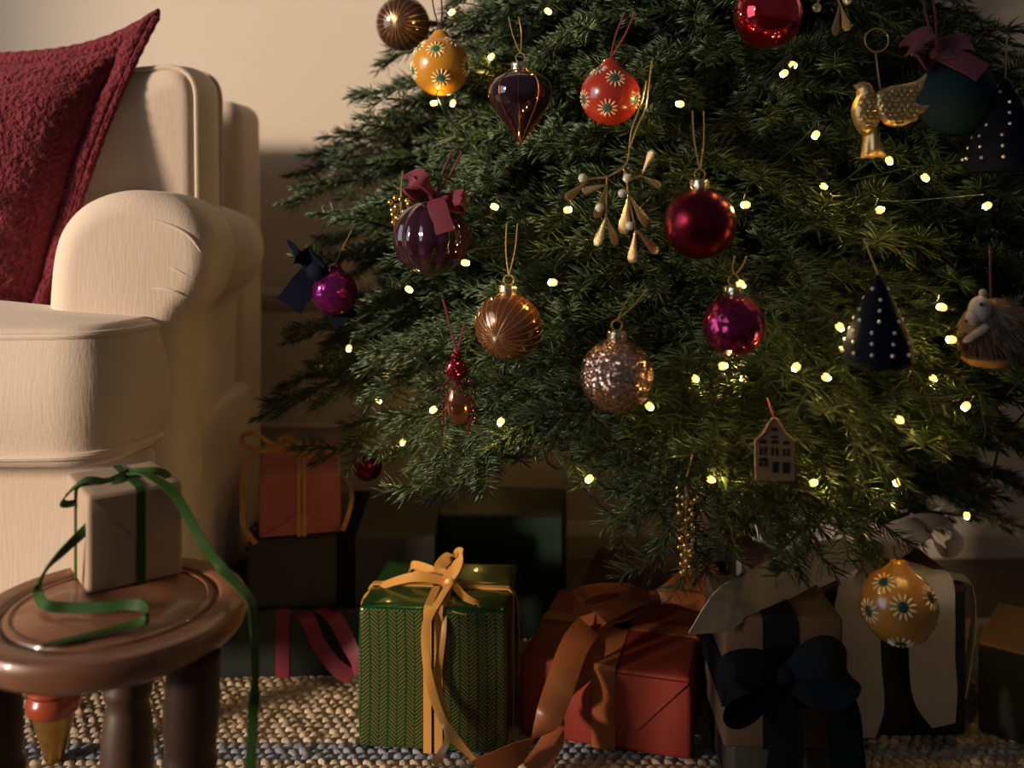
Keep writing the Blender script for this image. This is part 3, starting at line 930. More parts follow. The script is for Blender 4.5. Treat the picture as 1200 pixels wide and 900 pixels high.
# brown box with black velvet ribbon, on a dark flat box
gl = gift('gift', 'flat dark box at the front under the kraft gift with the black bow', (P(858, 890, 1.10).x, 1.10), R(-2), .15, .14, .071, 0, M['charcoal'])
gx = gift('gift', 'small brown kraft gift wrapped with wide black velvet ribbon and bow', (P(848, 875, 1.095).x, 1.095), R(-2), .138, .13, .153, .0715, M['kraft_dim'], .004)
band(gx, 'x', .040, M['black_vel'], -.004, .002)
band(gx, 'z', .052, M['black_vel'], 0, .002, zat=.075)
kn = P(918, 792, 1.075)
bw = MB()
bw.ribbon([kn, P(895, 782, 1.06), P(865, 788, 1.05), P(852, 808, 1.05), P(860, 828, 1.05), P(885, 820, 1.06), kn], [.012, .035, .045, .045, .045, .035, .012], [Z, Z + Y * .3, Z + Y * .5, Z + Y, Z + Y * .5, Z + Y * .3, Z])
bw.ribbon([kn, P(945, 776, 1.06), P(970, 770, 1.05), P(992, 786, 1.05), P(975, 806, 1.05), P(945, 806, 1.06), kn], [.012, .035, .045, .045, .045, .035, .012], [Z, Z + Y * .3, Z + Y * .5, Z + Y, Z + Y * .5, Z + Y * .3, Z])
bw.ribbon([kn, P(960, 800, 1.065), P(985, 830, 1.065), P(992, 880, 1.06), P(996, 920, 1.05)], [.012, .035, .04, .04, .04], [X, X + Z, X, X, X])
bw.ribbon([kn, P(915, 830, 1.07), P(922, 870, 1.068), P(916, 925, 1.06)], [.012, .035, .04, .04], X)
obj('bow', bw, M['black_vel'], gx)
obj('knot', MB().sphere(kn, .014, 12, 8), M['black_vel'], gx)

# brown gift at the right edge
gz = gift('gift', 'dark gift with an orange brown kraft top at the right edge of the rug', (P(1146, 752, 1.26).x, 1.26), R(-36), .20, .16, .117, -.001, M['charcoal'])
obj('paper_top', MB().pad(round_poly([(-.1, -.08), (.1, -.08), (.1, .08), (-.1, .08)], .004, 3), .1165, .119, .001, seg=2), M['kraft_orange'], gz, local=True, label='orange brown kraft paper top')  # top sheet in a lighter, more orange brown than the sides

# small gift on the stool
gs = gift('gift', 'small brown paper gift tied with a green velvet ribbon on the stool', (-.405, .895), R(36), .090, .10, .094, SZ, M['kraft'], .004)
band(gs, 'x', .0085, M['green_vel'], .004)
band(gs, 'y', .0085, M['green_vel'], .0)
w, h = gs['w'] / 2, gs['h']
flap(gs, [(-w + .004, h - .003), (w - .004, h - .003), (.002, h - .05)], M['kraft'], .001)
kn = G(gs, .004, 0, h + .004)
def K(px, py, dd): return P(px, py, kn.y + dd)
bw = MB(); W = .0095
bw.ribbon([kn, K(128, 565, -.02), K(100, 563, -.03), K(78, 580, -.035), K(74, 590, -.035), K(90, 588, -.03), K(110, 572, -.02), kn], W, Y + Z * .4)
bw.ribbon([kn, K(165, 552, -.01), K(185, 552, -.01), K(200, 562, .0), K(206, 578, .0), K(195, 574, 0), K(172, 560, 0), kn], W, Y + Z * .4)
obj('bow', bw, M['green_vel'], gs)
tl = MB(); zt = SZ + .006
def T(px, py, z=zt): return floor_pt(px, py, z)
tl.ribbon([kn, K(128, 578, -.04), K(110, 610, -.06), K(75, 645, -.07), K(54, 668, -.075), K(45, 690, -.078), T(52, 708, zt + .003), T(80, 712, zt), T(120, 712, zt + .001), T(150, 709, zt + .003), T(170, 711, zt + .006), T(173, 724, zt + .006), T(150, 733, zt), T(100, 745, zt - .002), T(50, 757, zt - .003)],
          W, [Y, X, X, X + Y, Y, Y, Y + Z, Z + Y, Z + Y, Z + Y, Z, Z + Y * .4, Y + Z * .2, Y, Y], sub=10)
tl.ribbon([kn, K(172, 556, -.02), K(205, 580, -.035), K(235, 632, -.05), K(265, 672, -.06), P(291, 700, SC.y - .035), P(298, 735, SC.y - .04), P(299, 790, SC.y - .045), P(296, 850, SC.y - .05), P(293, 920, SC.y - .055)],
          W, [Y, Y + X, X + Y * .3, X, X, X * .5 + Y, X * .6 + Y, Y + X * .4, X, X], sub=10)
obj('ribbon_tail', tl, M['green_vel'], gs)

# cable heap behind the armchair
cm = MB()
for k in range(9):
    c = Vector((-.50 + rnd.uniform(-.03, .03), 1.78 + rnd.uniform(-.03, .03), .02 + k * .013)); pts = []
    r1_ = rnd.uniform(.04, .075); tx, ty = rnd.uniform(-.5, .5), rnd.uniform(-.4, .4)
    for q in range(26):
        t = q / 26 * 2 * PI * .93
        pts.append(c + Vector((r1_ * math.cos(t), r1_ * .7 * math.sin(t), r1_ * (tx * math.cos(t) + ty * math.sin(t)) * .5 + rnd.uniform(-.003, .003) + .03)))
    cm.tube(pts, .0028, 6)
cb = obj('power_cable', cm, M['wire']); cb['label'] = 'tangled dark cable heaped against the skirting behind the armchair'; cb['category'] = 'cable'

# ---------------------------------------------------------------- the fir tree
TX, TY, TREEH = .315, 1.50, 1.98


def tree_r(z):
    return .62 if z < .62 else .62 * (TREEH - z) / (TREEH - .62)


FRONT = .88


def surf(px, py, off=-.012):
    """depth at which the sight line meets the rounded outside of the tree"""
    d = .7
    while d < 1.5:
        p = P(px, py, d); r = tree_r(p.z)
        if ((p.x - TX) / (r * 1.02)) ** 2 + ((p.y - TY) / (r * FRONT)) ** 2 < 1: return d + off
        d += .004
    return 1.40


npr = np.random.RandomState(11)


def frond(L, seed, rich=1.0):
    """one fir branch along +X: returns wood MB, needle verts, needle faces"""
    q = np.random.RandomState(seed)
    arch = .10 * L * q.uniform(.6, 1.2)
    twigs = []      # (points, radius0, has needles from t)
    def main(t): return np.array([L * t, .02 * L * math.sin(3 * t + seed), 4 * arch * t * (1 - t) * (1.0 if t < .5 else 1.0)])
    ts = np.linspace(0, 1, 22)
    mp = np.array([main(t) for t in ts])
    twigs.append((mp, .0012 + .0070 * L, .0012, .16 if L > .3 else .03))
    s = .16; side = 1
    while s < .965:
        rem = (1 - s) * L
        ln = min(.19, .46 * rem + .040) * q.uniform(.8, 1.15)
        a = R(q.uniform(40, 58)) * side
        p0 = main(s); tg = main(min(1, s + .02)) - main(s - .02); tg /= np.linalg.norm(tg)
        el = q.uniform(-.10, .30)
        dirv = np.array([math.cos(a) * tg[0], math.sin(a), el + tg[2] * .6]); dirv /= np.linalg.norm(dirv)
        k = np.linspace(0, 1, 8)[:, None]
        cur = q.uniform(.05, .2)
        pts = p0 + dirv * ln * k + np.array([cur * ln, 0, -.14 * ln]) * k ** 2
        twigs.append((pts, .0023, .0008, .12))
        if ln > .10:
            m = .45
            sd = side
            while m < .85:
                i = int(m * 7); pp = pts[i]; td = pts[min(7, i + 1)] - pts[i - 1]; td /= np.linalg.norm(td)
                b = R(q.uniform(40, 55)) * sd
                dv = np.array([td[0] * math.cos(b) - td[1] * math.sin(b), td[0] * math.sin(b) + td[1] * math.cos(b), td[2] + q.uniform(-.15, .25)])
                dv /= np.linalg.norm(dv)
                l2 = (1 - m) * ln * .8 * q.uniform(.7, 1.1) + .02
                k2 = np.linspace(0, 1, 5)[:, None]
                twigs.append((pp + dv * l2 * k2 + np.array([0, 0, -.1 * l2]) * k2 ** 2, .0017, .0007, .05))
                m += .27; sd = -sd
        s += q.uniform(.042, .060) / max(L, .3) * .9; side = -side
    wood = MB(); P0 = []; DV = []; LN = []; UP = []
    for pts, r0, r1, t0 in twigs:
        nn = len(pts)
        wood.tube(pts, [r0 + (r1 - r0) * i / (nn - 1) for i in range(nn)], 4 if r0 < .004 else 5)
        seg = np.linalg.norm(np.diff(pts, axis=0), axis=1); tot = seg.sum()
        cnt = int(tot * (1 - t0) / .00125 * rich)
        if cnt < 2: continue
        tt = np.linspace(t0, 1, cnt) * (nn - 1)
        i = np.clip(tt.astype(int), 0, nn - 2); f = (tt - i)[:, None]
        pp = pts[i] * (1 - f) + pts[i + 1] * f
        tg = pts[i + 1] - pts[i]; tg /= np.linalg.norm(tg, axis=1)[:, None]
        up = np.tile(np.array([0, 0, 1.0]), (cnt, 1)); sd = np.cross(up, tg); sd /= np.linalg.norm(sd, axis=1)[:, None] + 1e-9
        up = np.cross(tg, sd)
        sg = np.where(q.rand(cnt) < .5, 1, -1)
        az = np.where(q.rand(cnt) < .62, q.normal(1.3, .30, cnt), q.uniform(0, 2.6, cnt)) * sg     # mostly combed to both sides, some above
        rad = up * np.cos(az)[:, None] + sd * np.sin(az)[:, None]
        fw = np.radians(q.normal(56, 6, cnt)); end = np.clip((tt / (nn - 1) - .9) / .1, 0, 1); fw = fw * (1 - .55 * end)
        dv = tg * np.cos(fw)[:, None] + rad * np.sin(fw)[:, None]
        ln = q.uniform(.0215, .0305, cnt) * (1 - .3 * end)
        P0.append(pp); DV.append(dv); LN.append(ln); UP.append(np.cross(dv, tg))
    P0 = np.concatenate(P0); DV = np.concatenate(DV); LN = np.concatenate(LN)[:, None]; SD = np.concatenate(UP)
    SD /= np.linalg.norm(SD, axis=1)[:, None] + 1e-9
    NR = np.cross(DV, SD); n = len(P0)
    w, th = .00135, .00055
    curl = NR * LN * .07
    b = P0
    mid = P0 + DV * LN * .5 + curl * .6
    tip = P0 + DV * LN - curl * .3
    V = np.stack([b - SD * w * .6, b + SD * w * .6, b + NR * th, mid - SD * w, mid + SD * w, mid + NR * th * 1.3, tip], 1).reshape(-1, 3)
    F = np.array([(0, 1, 4), (0, 4, 3), (1, 2, 5), (1, 5, 4), (2, 0, 3), (2, 3, 5), (3, 4, 6), (4, 5, 6), (5, 3, 6)])
    F = (F[None] + (np.arange(n) * 7)[:, None, None]).reshape(-1, 3)
    return wood, V, F


LENS = [.15, .22, .36, .44, .52, .60, .68]
VAR = []
for L in LENS:
    for k in range(3):
        wd, V, F = frond(L, int(L * 100) + k * 17)
        VAR.append((L, mesh_of('branch', wd, M['twig']), np_mesh('needles', V, F, M['needle'], smooth=False)))

tree = thing('fir_tree', 'tall dense green fir tree hung with baubles and warm fairy lights', 'tree', (TX, TY, -.012))
obj('trunk', MB().tube([(TX, TY, -.012), (TX + .004, TY, .5), (TX - .004, TY, 1.2), (TX, TY, TREEH - .1)], [.045, .040, .025, .006], 12), M['bark'], tree)
obj('tree_stand', MB().lathe([(.13, -.012), (.13, 0), (.10, .02), (.06, .03), (.058, .11), (.052, .11)], 28, Matrix.Translation((TX, TY, 0))), M['black_paper'], tree)

# ---- what must stay in view in front of the branches: (px, py, radius px, depth)
KEEP = []
BR = [0]


def blocked(base, tip, arch, half=.062, tol=0.0):
    for k in range(8, 23):
        t = k / 22
        p = base.lerp(tip, t); p.z += 4 * arch * t * (1 - t)
        hw = half * min(1, (1 - t) * 2.4 + .25)
        px, py = proj(p); hp = hw / p.y * FPX
        for kx, ky, kr, kd in KEEP:
            if p.y < kd + .034 + tol and (px - kx) ** 2 + (py - ky) ** 2 < (kr + hp * .8) ** 2: return True
    return False


def place(base, tip, roll=0.0, pick=None):
    if BR[0] >= 298: return
    v = tip - base; L = v.length
    i = min(range(len(VAR)), key=lambda j: abs(VAR[j][0] - L))
    i = i // 3 * 3 + (rnd.randrange(3) if pick is None else pick)
    L0, wme, nme = VAR[i]
    x = v.normalized(); y = Z.cross(x).normalized(); z = x.cross(y)
    m = Matrix((x, y, z)).transposed() @ Matrix.Rotation(roll, 3, 'X')
    b = share('branch', wme, tree, base - Vector((TX, TY, -.012)), m, L / L0)
    share('needles', nme, b, kind='stuff')
    BR[0] += 1


# ---------------------------------------------------------------- ornaments
def ornament(name, label, cat, c, group=None):
    return thing(name, label, cat, c, 0, group)


def keep(px, py, r, d): KEEP.append((px, py, r, d))


def cap_and_cord(o, r, top_off, up_px, material=None, capr=.0095, caph=.009, two=True, cord=None):
    """metal crown cap with a wire loop, and a hanging cord going up to the branch"""
    cp = MB().lathe([(capr * .9, top_off - .002), (capr, top_off), (capr * 1.03, top_off + caph * .8), (capr * .92, top_off + caph), (.002, top_off + caph * 1.05)], 20, lobes=10, amp=.12)
    c = obj('cap', cp, material or M['silver'], o, local=True)
    obj('wire_loop', MB().ring((0, 0, top_off + caph + .0055), .0055, .0007), M['thread'], c, local=True)
    hang(o, Vector((0, 0, top_off + caph + .010)), up_px, cord or M['thread'], two)


def hang(o, top, up, material, two=True, r=.0007):
    """cord strands from a point on the ornament to a point above, both in ornament coordinates"""
    up = Vector(up); mb = MB()
    s = Vector((.010, 0, 0)) if two else Vector((0, 0, 0))
    mid = (Vector(top) + up) / 2
    mb.tube(spline([top, mid + s * .5, up + s * .6], 5), r, 5)
    if two: mb.tube(spline([top, mid - s * .5, up - s * .6], 5), r, 5)
    obj('hanging_cord', mb, material, o, local=True)


def dirpx(dx, dy):
    q = min(.97, math.hypot(dx, dy)); k = q / max(1e-6, math.hypot(dx, dy))
    dx, dy = dx * k, dy * k
    return Vector((dx, -math.sqrt(max(0, 1 - dx * dx - dy * dy)), -dy))


def sphere_prof(r, t0=.02, t1=PI - .02, n=26):
    return [(r * math.sin(t), -r * math.cos(t)) for t in [t0 + (t1 - t0) * k / n for k in range(n + 1)]]


def gourd_prof(r):
    pr = sphere_prof(r, .02, PI - .52, 24)
    return pr + [(.42 * r, .935 * r), (.335 * r, 1.02 * r), (.27 * r, 1.10 * r), (.225 * r, 1.17 * r), (.19 * r, 1.22 * r), (.12 * r, 1.245 * r), (.01 * r, 1.25 * r)]


def daisies(o, r, dirs, eye, size=.34):
    pm = MB(); n = 12
    for k in range(n):
        a = 2 * PI * k / n; th0, th1 = size * .46, size
        p0 = Vector((math.sin(th0) * math.cos(a), math.sin(th0) * math.sin(a), math.cos(th0))) * r * 1.004
        p1 = Vector((math.sin(th1) * math.cos(a), math.sin(th1) * math.sin(a), math.cos(th1))) * r * 1.004
        pm.tube([p0, p0.lerp(p1, .25) * 1.006, p0.lerp(p1, .7) * 1.006, p1], [r * .010, r * .024, r * .030, r * .012], 6)
    em = MB().sphere((0, 0, r * .985), r * size * .42, 12, 6, (1, 1, .18))
    me, me2 = mesh_of('daisy', pm, M['petal']), mesh_of('daisy_eye', em, eye)
    for d in dirs:
        q = Vector((0, 0, 1)).rotation_difference(d).to_matrix()
        f = share('daisy', me, o, (0, 0, 0), q)
        share('daisy_eye', me2, f)


def daisy_bauble(px, py, rp, d, label, ball, eye, spots, up, cord, loop=True):
    c = P(px, py, d); r = rp / FPX * d
    o = ornament('bauble', label, 'bauble', c)
    obj('ball', MB().lathe(gourd_prof(r), 40), ball, o, local=True)
    ds = [dirpx((x - px) / rp, (y - py) / rp) for x, y in spots] + [Vector((.4, .85, .3)).normalized(), Vector((-.5, .8, -.3)).normalized(), Vector((.3, .8, -.5)).normalized()]
    daisies(o, r, ds, eye)
    u = P(up[0], up[1], d + .02) - c
    hang(o, Vector((0, 0, r * 1.24)), u, cord, True, .0011)
    keep(px, py - 4, rp + 3, d)
    return o


d = surf(516, 77); daisy_bauble(516, 78, 34.5, d, 'mustard yellow gourd shaped bauble with painted daisies, upper left of the fir', M['mustardball'], M['eye_teal'],
                               [(513, 62), (485, 85), (519, 96), (548, 80), (532, 50), (492, 57)], (511, -8), M['darkcord'])
d = surf(714, 108); daisy_bauble(715, 112, 35, d, 'coral red gourd shaped bauble painted with cream daisies', M['redball'], M['eye_teal'],
                                [(718, 95), (709, 130), (743, 120), (683, 118), (700, 83)], (738, 15), M['cord'])
d = 1.00; daisy_bauble(1053, 710, 43.5, d, 'dull ochre gourd shaped bauble with daisies hanging before the cream ribbon', M['ochreball'], M['eye_green'],
                       [(1042, 695), (1079, 689), (1044, 742), (1087, 726), (1012, 710), (1030, 676)], (1054, 640), M['darkcord'])


def ray_bauble(px, py, rp, d, label, material, line, pole, up, n=26, cap=True, squash=.86):
    c = P(px, py, d); r = rp / FPX * d
    o = ornament('bauble', label, 'bauble', c)
    pole = dirpx((pole[0] - px) / rp, (pole[1] - py) / rp)
    q = Vector((0, 0, 1)).rotation_difference(pole).to_matrix()
    S3 = Matrix.Diagonal((1, 1, squash))
    b = MB().lathe(sphere_prof(r, .02, PI - .02, 30), n * 3, lobes=n, amp=.022)
    b.v = [tuple(q @ (S3 @ Vector(v))) for v in b.v]
    obj('ball', b, material, o, local=True)
    ln = MB()
    for k in range(n):
        a = 2 * PI * k / n + PI / n
        pts = [q @ (S3 @ (Vector((math.sin(t) * math.cos(a), math.sin(t) * math.sin(a), math.cos(t))) * r * 1.0)) for t in [.05 + 1.85 * j / 14 for j in range(15)]]
        ln.tube(pts, r * .0135, 5)
    obj('gold_rays', ln, line, o, local=True, kind='stuff')
    obj('centre_bead', MB().sphere(q @ Vector((0, 0, r * squash * 1.01)), r * .075, 10, 8), M['pearl'], o, local=True)
    u = P(up[0], up[1], d + .02) - c
    if cap: cap_and_cord(o, r, r * .97, u, M['silver'])
    keep(px, py - 6, rp + 5, d)
    return o


ray_bauble(596, 383, 40.5, surf(596, 383), 'fluted amber glass bauble with gold rays and a gold cap', M['amber'], M['goldthread2'], (579, 395), (600, 262))
ray_bauble(472, 28, 32, surf(472, 28) - .02, 'dark bronze glass bauble with gold rays, topmost at the left edge of the fir', M['bronze'], M['goldthread2'], (466, 32), (478, -40), 22)

# aubergine drop with copper lines
px, py = 610, 115; d = surf(px, py); k = d / FPX
o = ornament('bauble', 'aubergine glass drop shaped ornament striped with copper lines', 'bauble', P(px, py, d))
pr = [(1, -54), (3, -50), (9, -42), (18, -30), (28, -17), (35, -6), (38, 4), (37, 13), (32, 21), (23, 27), (13, 31), (8, 34)]
prs = [(q.x, q.y) for q in spline([(a, b, 0) for a, b in pr], 4)]
obj('ball', MB().lathe([(a * k, b * k) for a, b in prs], 40), M['aubergine'], o, local=True)
ln = MB()
for j in range(10):
    a = 2 * PI * j / 10 + .25
    ln.tube([(q[0] * k * 1.008 * math.cos(a), q[0] * k * 1.008 * math.sin(a), q[1] * k) for q in prs[2:]], .0008, 5)
obj('copper_lines', ln, M['copperline'], o, local=True, kind='stuff')
cap_and_cord(o, .03, 33 * k, P(602, 20, d + .02) - P(px, py, d), M['silver'], capr=.0105)
keep(px, py, 42, d)


def velvet_bow(o, c, s, material, loops, tails, w):
    """bow in world space: c = knot point, loops / tails = lists of (dx, dy) px offsets at depth of the knot"""
    mb = MB(); d = c.y
    def W(dx, dy, dd=0.0): return c + Vector((dx * d / FPX, dd, -dy * d / FPX))
    for lp in loops:
        pts = [c] + [W(x, y, -.012 if i % 2 else .004) for i, (x, y) in enumerate(lp)] + [c]
        mb.ribbon(pts, [w * .5] + [w] * len(lp) + [w * .5], Y * .7 + Z * .7, .0012)
    obj('bow', mb, material, o)
    tb = MB()
    for tl_ in tails:
        pts = [c] + [W(q[0], q[1], q[2] if len(q) > 2 else -.010 - .004 * i) for i, q in enumerate(tl_)]
        dx, dy = tl_[-1][:2]; sd = Vector((dy, 0, dx)).normalized() if abs(dx) + abs(dy) else X
        tb.ribbon(pts, [w * .6] + [w] * len(tl_), Vector((abs(sd.x) + .2, .1, sd.z)), .0012)
    obj('ribbon_tail', tb, material, o)
    obj('knot', MB().sphere(c, w * .42, 12, 8, (1, .8, .9)), material, o)


# plum pumpkin bauble with a velvet bow
px, py, rp = 505, 279, 44; d = surf(px, py); r = rp * d / FPX; c = P(px, py, d)
o = ornament('bauble', 'ribbed plum glass bauble under a burgundy velvet bow', 'bauble', c)
obj('ball', MB().lathe(sphere_prof(r, .02, PI - .02, 30), 96, lobes=12, amp=.07), M['plumglass'], o, local=True)
velvet_bow(o, P(510, 232, d - .012), 1, M['plumvelvet'], [[(-14, -4), (-27, -8), (-28, -24), (-12, -18)], [(14, 2), (32, 0), (33, 8), (14, 6)]], [[(3, 8, -.016), (8, 22, -.024), (14, 40, -.029)]], .022)
hang(o, P(512, 228, d) - c, P(535, 178, d + .02) - c, M['plumvelvet'], True, .0012)
keep(px, py - 14, 52, d)

# purple crackle bauble with navy bow, left edge
px, py, rp = 392, 343, 27; d = 1.25; r = rp * d / FPX; c = P(px, py, d)
o = ornament('bauble', 'shiny purple bauble with a navy velvet bow at the left edge of the fir', 'bauble', c)
obj('ball', MB().lathe(gourd_prof(r), 36), M['purple'], o, local=True)
velvet_bow(o, P(372, 318, d - .012), 1, M['navyvelvet'], [], [[(-4, -8, -.004), (-18, -22, -.008), (-31, -30, -.004)], [(-6, 6, .004), (-18, 20, -.004), (-31, 40, -.010)], [(8, 20, .012), (18, 40, .02), (30, 62, .02)]], .036)
hang(o, Vector((0, 0, r * 1.24)), P(412, 270, d + .02) - c, M['thread'], False)
keep(px, py - 4, 32, d); keep(355, 318, 30, d)


def plain_bauble(px, py, rp, d, label, material, up, capm=None, cord=None, two=True, lobes=0):
    c = P(px, py, d); r = rp * d / FPX
    o = ornament('bauble', label, 'bauble', c)
    obj('ball', MB().lathe(sphere_prof(r, .02, PI - .02, 30), 48), material, o, local=True)
    cap_and_cord(o, r, r * .985, P(up[0], up[1], d + .02) - c, capm or M['silver'], two=two, cord=cord)
    keep(px, py - 4, rp + 4, d)
    return o


plain_bauble(723, 440, 43, surf(723, 440), 'rose gold glitter bauble with a pale gold cap', M['rosegold'], (752, 338))
plain_bauble(820, 262, 42, surf(820, 262), 'matte burgundy bauble with a pale gold cap', M['burgundy'], (818, 130))
plain_bauble(900, 17, 40, surf(900, 17), 'shiny red mirrored bauble cut by the top of the photo', M['redglass'], (905, -70))
plain_bauble(860, 381, 36, surf(860, 381) + .01, 'magenta crackle glass bauble hanging below the matte burgundy one', M['pink'], (868, 300))
plain_bauble(431, 546, 17, 1.42, 'small dark red bauble behind the low left branches', M['burgundy'], (425, 515))

# teal velvet bauble with a plum bow
px, py, rp = 1119, 112, 45; d = surf(px, py) + .03; r = rp * d / FPX; c = P(px, py, d)
o = ornament('bauble', 'dark teal velvet bauble under a dusky plum bow, upper right', 'bauble', c)
obj('ball', MB().lathe(sphere_prof(r), 44), M['tealvelvet'], o, local=True)
velvet_bow(o, P(1096, 62, d - .014), 1, M['plumvelvet2'], [[(-12, 10), (-26, 4), (-28, -12), (-10, -20)], [(14, -12), (34, -8), (36, 2), (14, 0)]], [[(16, 10, -.018), (30, 20, -.026), (40, 28, -.030)]], .024)
hang(o, P(1097, 60, d) - c, P(1086, -12, d + .02) - c, M['plumvelvet2'], True, .0014)
keep(px, py - 14, 52, d)


def beaded_cone(px, ptop, pbot, hw, d, label, up):
    c = P(px, (ptop + pbot) / 2, d); k = d / FPX; H = (pbot - ptop) * k; rb_ = hw * k
    o = ornament('beaded_tree_ornament', label, 'ornament', c)
    prc = [(rb_ * .9, -H / 2 - .001), (rb_, -H / 2 + .004), (rb_ * .97, -H / 2 + .01)] + [(rb_ * (1 - t) ** .9 + .003, -H / 2 + .01 + (H - .012) * t) for t in (.15, .3, .45, .6, .75, .88, .97)] + [(.001, H / 2)]
    obj('cone', MB().lathe(prc, 36), M['navyvelvet'], o, local=True)
    bd = MB(); rows_ = 7
    for i in range(rows_):
        t = .04 + i * .135; rr_ = rb_ * (1 - t) ** .9 + .003; n_ = max(3, int(13 * (1 - t)))
        for j in range(n_):
            a = 2 * PI * (j + .5 * (i % 2) + .13 * i) / n_
            bd.sphere((rr_ * math.cos(a), rr_ * math.sin(a), -H / 2 + .01 + (H - .012) * t), .0020, 8, 6)
    obj('beads', bd, M['pearl'], o, local=True, kind='stuff')
    hang(o, Vector((0, 0, H / 2)), P(up[0], up[1], d + .02) - c, M['thread'], False, .001)
    keep(px, (ptop + pbot) / 2, hw * .9, d); keep(px, pbot - hw * .6, hw * .8, d)


beaded_cone(1029, 322, 426, 40, surf(1029, 390), 'navy velvet cone ornament dotted with white beads, left of the hedgehog', (1012, 280))
beaded_cone(1178, 92, 200, 44, surf(1178, 150), 'navy velvet cone ornament dotted with white beads, below the teal bauble', (1180, 40))

# gilded dove
px, py = 1040, 135; d = surf(px, py) - .01; k = d / FPX; c = P(px, py, d)
o = ornament('dove_ornament', 'gilded dove ornament with embossed feathers and raised wing', 'ornament', c)
def U(u, v): return ((980 + u / 4.5 - px) * k, -(v / 4.5 - py) * k)
body = [(84, 450), (105, 444), (120, 433), (145, 430), (172, 438), (188, 456), (196, 482), (225, 520), (245, 560), (240, 610), (222, 650), (206, 680), (218, 715), (240, 765), (268, 812), (245, 836), (215, 828), (190, 838), (160, 832), (128, 836), (134, 790), (142, 720), (120, 700), (98, 665), (82, 615), (80, 575), (92, 535), (110, 502), (107, 470)]
wing = [(190, 500), (215, 478), (260, 462), (330, 450), (395, 436), (428, 416), (456, 390), (450, 425), (436, 470), (415, 510), (395, 545), (425, 562), (472, 560), (446, 592), (412, 612), (408, 636), (375, 648), (335, 668), (285, 676), (235, 660), (205, 620), (185, 560)]
def scallop(x, z, s=.0062):
    k_ = 1
    r_ = round(z / (s * .8)); xx = x / s + (r_ % 2) * .5
    fx = xx - math.floor(xx) - .5; fz = z / (s * .8) - r_
    return .0026 * (max(0, 1 - (fx * 2) ** 2) * (.5 - fz))
def streak(x, z): return .0010 * math.sin(x / .0016)
wx, wz = U(265, 520)
def wingb(x, z):
    rr_ = math.hypot(x - wx, z - wz)
    return scallop(x, z, .0066) * 1.2
bo_ = [tuple(q) for q in densify([Vector(U(*q)) for q in body], .0022)]
obj('body', MB().puff(bo_, .0115, .0015, (0, 0, 0), X, Z, -Y, edge=.013, bump=lambda x, z: streak(x, z) if z < U(0, 690)[1] else (0 if z > U(0, 490)[1] else scallop(x, z))), M['oldgold'], o, local=True)
wo_ = [tuple(q) for q in densify([Vector(U(*q)) for q in wing], .0022)]
obj('wing', MB().puff(wo_, .006, .0014, (0, -.010, 0), X, Z, -Y, edge=.008, bump=wingb), M['oldgold'], o, local=True)
e_ = U(147, 461)
obj('eye', MB().sphere((e_[0], -.0085, e_[1]), .0016, 10, 8), M['bark'], o, local=True)
hang(o, (U(232, 470)[0], 0, U(232, 470)[1]), (U(236, 270)[0], .015, U(236, 270)[1]), M['thread'], False, .001)
obj('wire_loop', MB().ring((U(240, 200)[0], .014, U(240, 200)[1]), 14 * k, .0008), M['thread'], o, local=True)
keep(1038, 125, 44, d); keep(1020, 165, 22, d)

# mistletoe sprigs
def leaf_me():
    out = [(.0, 0), (.035, .10), (.055, .25), (.10, .50), (.15, .72), (.145, .88), (.085, .98), (0, 1.0), (-.085, .98), (-.145, .88), (-.15, .72), (-.10, .50), (-.055, .25), (-.035, .10)]
    return mesh_of('leaf', MB().puff(out, .032, .05, (0, 0, 0), X, Z, -Y, edge=.12), M['leafgold'])
LEAF = leaf_me(); PEARL = mesh_of('pearl', MB().sphere((0, 0, 0), 1, 14, 10), M['pearl'])
def sprig(label, origin, d, stems, leaves, pearls, pr_, hanger=None, keeps=()):
    c = P(origin[0], origin[1], d)
    o = ornament('mistletoe_sprig', label, 'ornament', c)
    sm = MB()
    for s_ in stems: sm.tube(spline([P(x, y, d) - c for x, y in s_], 5), .0010, 6)
    obj('stem', sm, M['leafgold'], o, local=True)
    for i, (a, b) in enumerate(leaves):
        p0, p1 = P(*a, d - .002) - c, P(*b, d - .006 + .006 * (i % 3)) - c
        v = p1 - p0; z_ = v.normalized(); y_ = (Y + X * (.5 if i % 2 else -.5)); y_ = (y_ - z_ * y_.dot(z_)).normalized(); x_ = y_.cross(z_)
        share('leaf', LEAF, o, p0, Matrix((x_, y_, z_)).transposed(), v.length)
    for q in pearls: share('pearl', PEARL, o, P(*q, d - .006) - c, None, pr_ * d / FPX)
    if hanger:
        hb = MB()
        for pts in hanger: hb.ribbon([P(x, y, d + .003) - c for x, y in pts], .0032, X * .4 + Y, .0004)
        obj('hanging_ribbon', hb, M['leafgold'], o, local=True)
    for q in keeps: keep(*q, d)
def V3(u, v): return (630 + u / 3.6, 60 + v / 3.6)
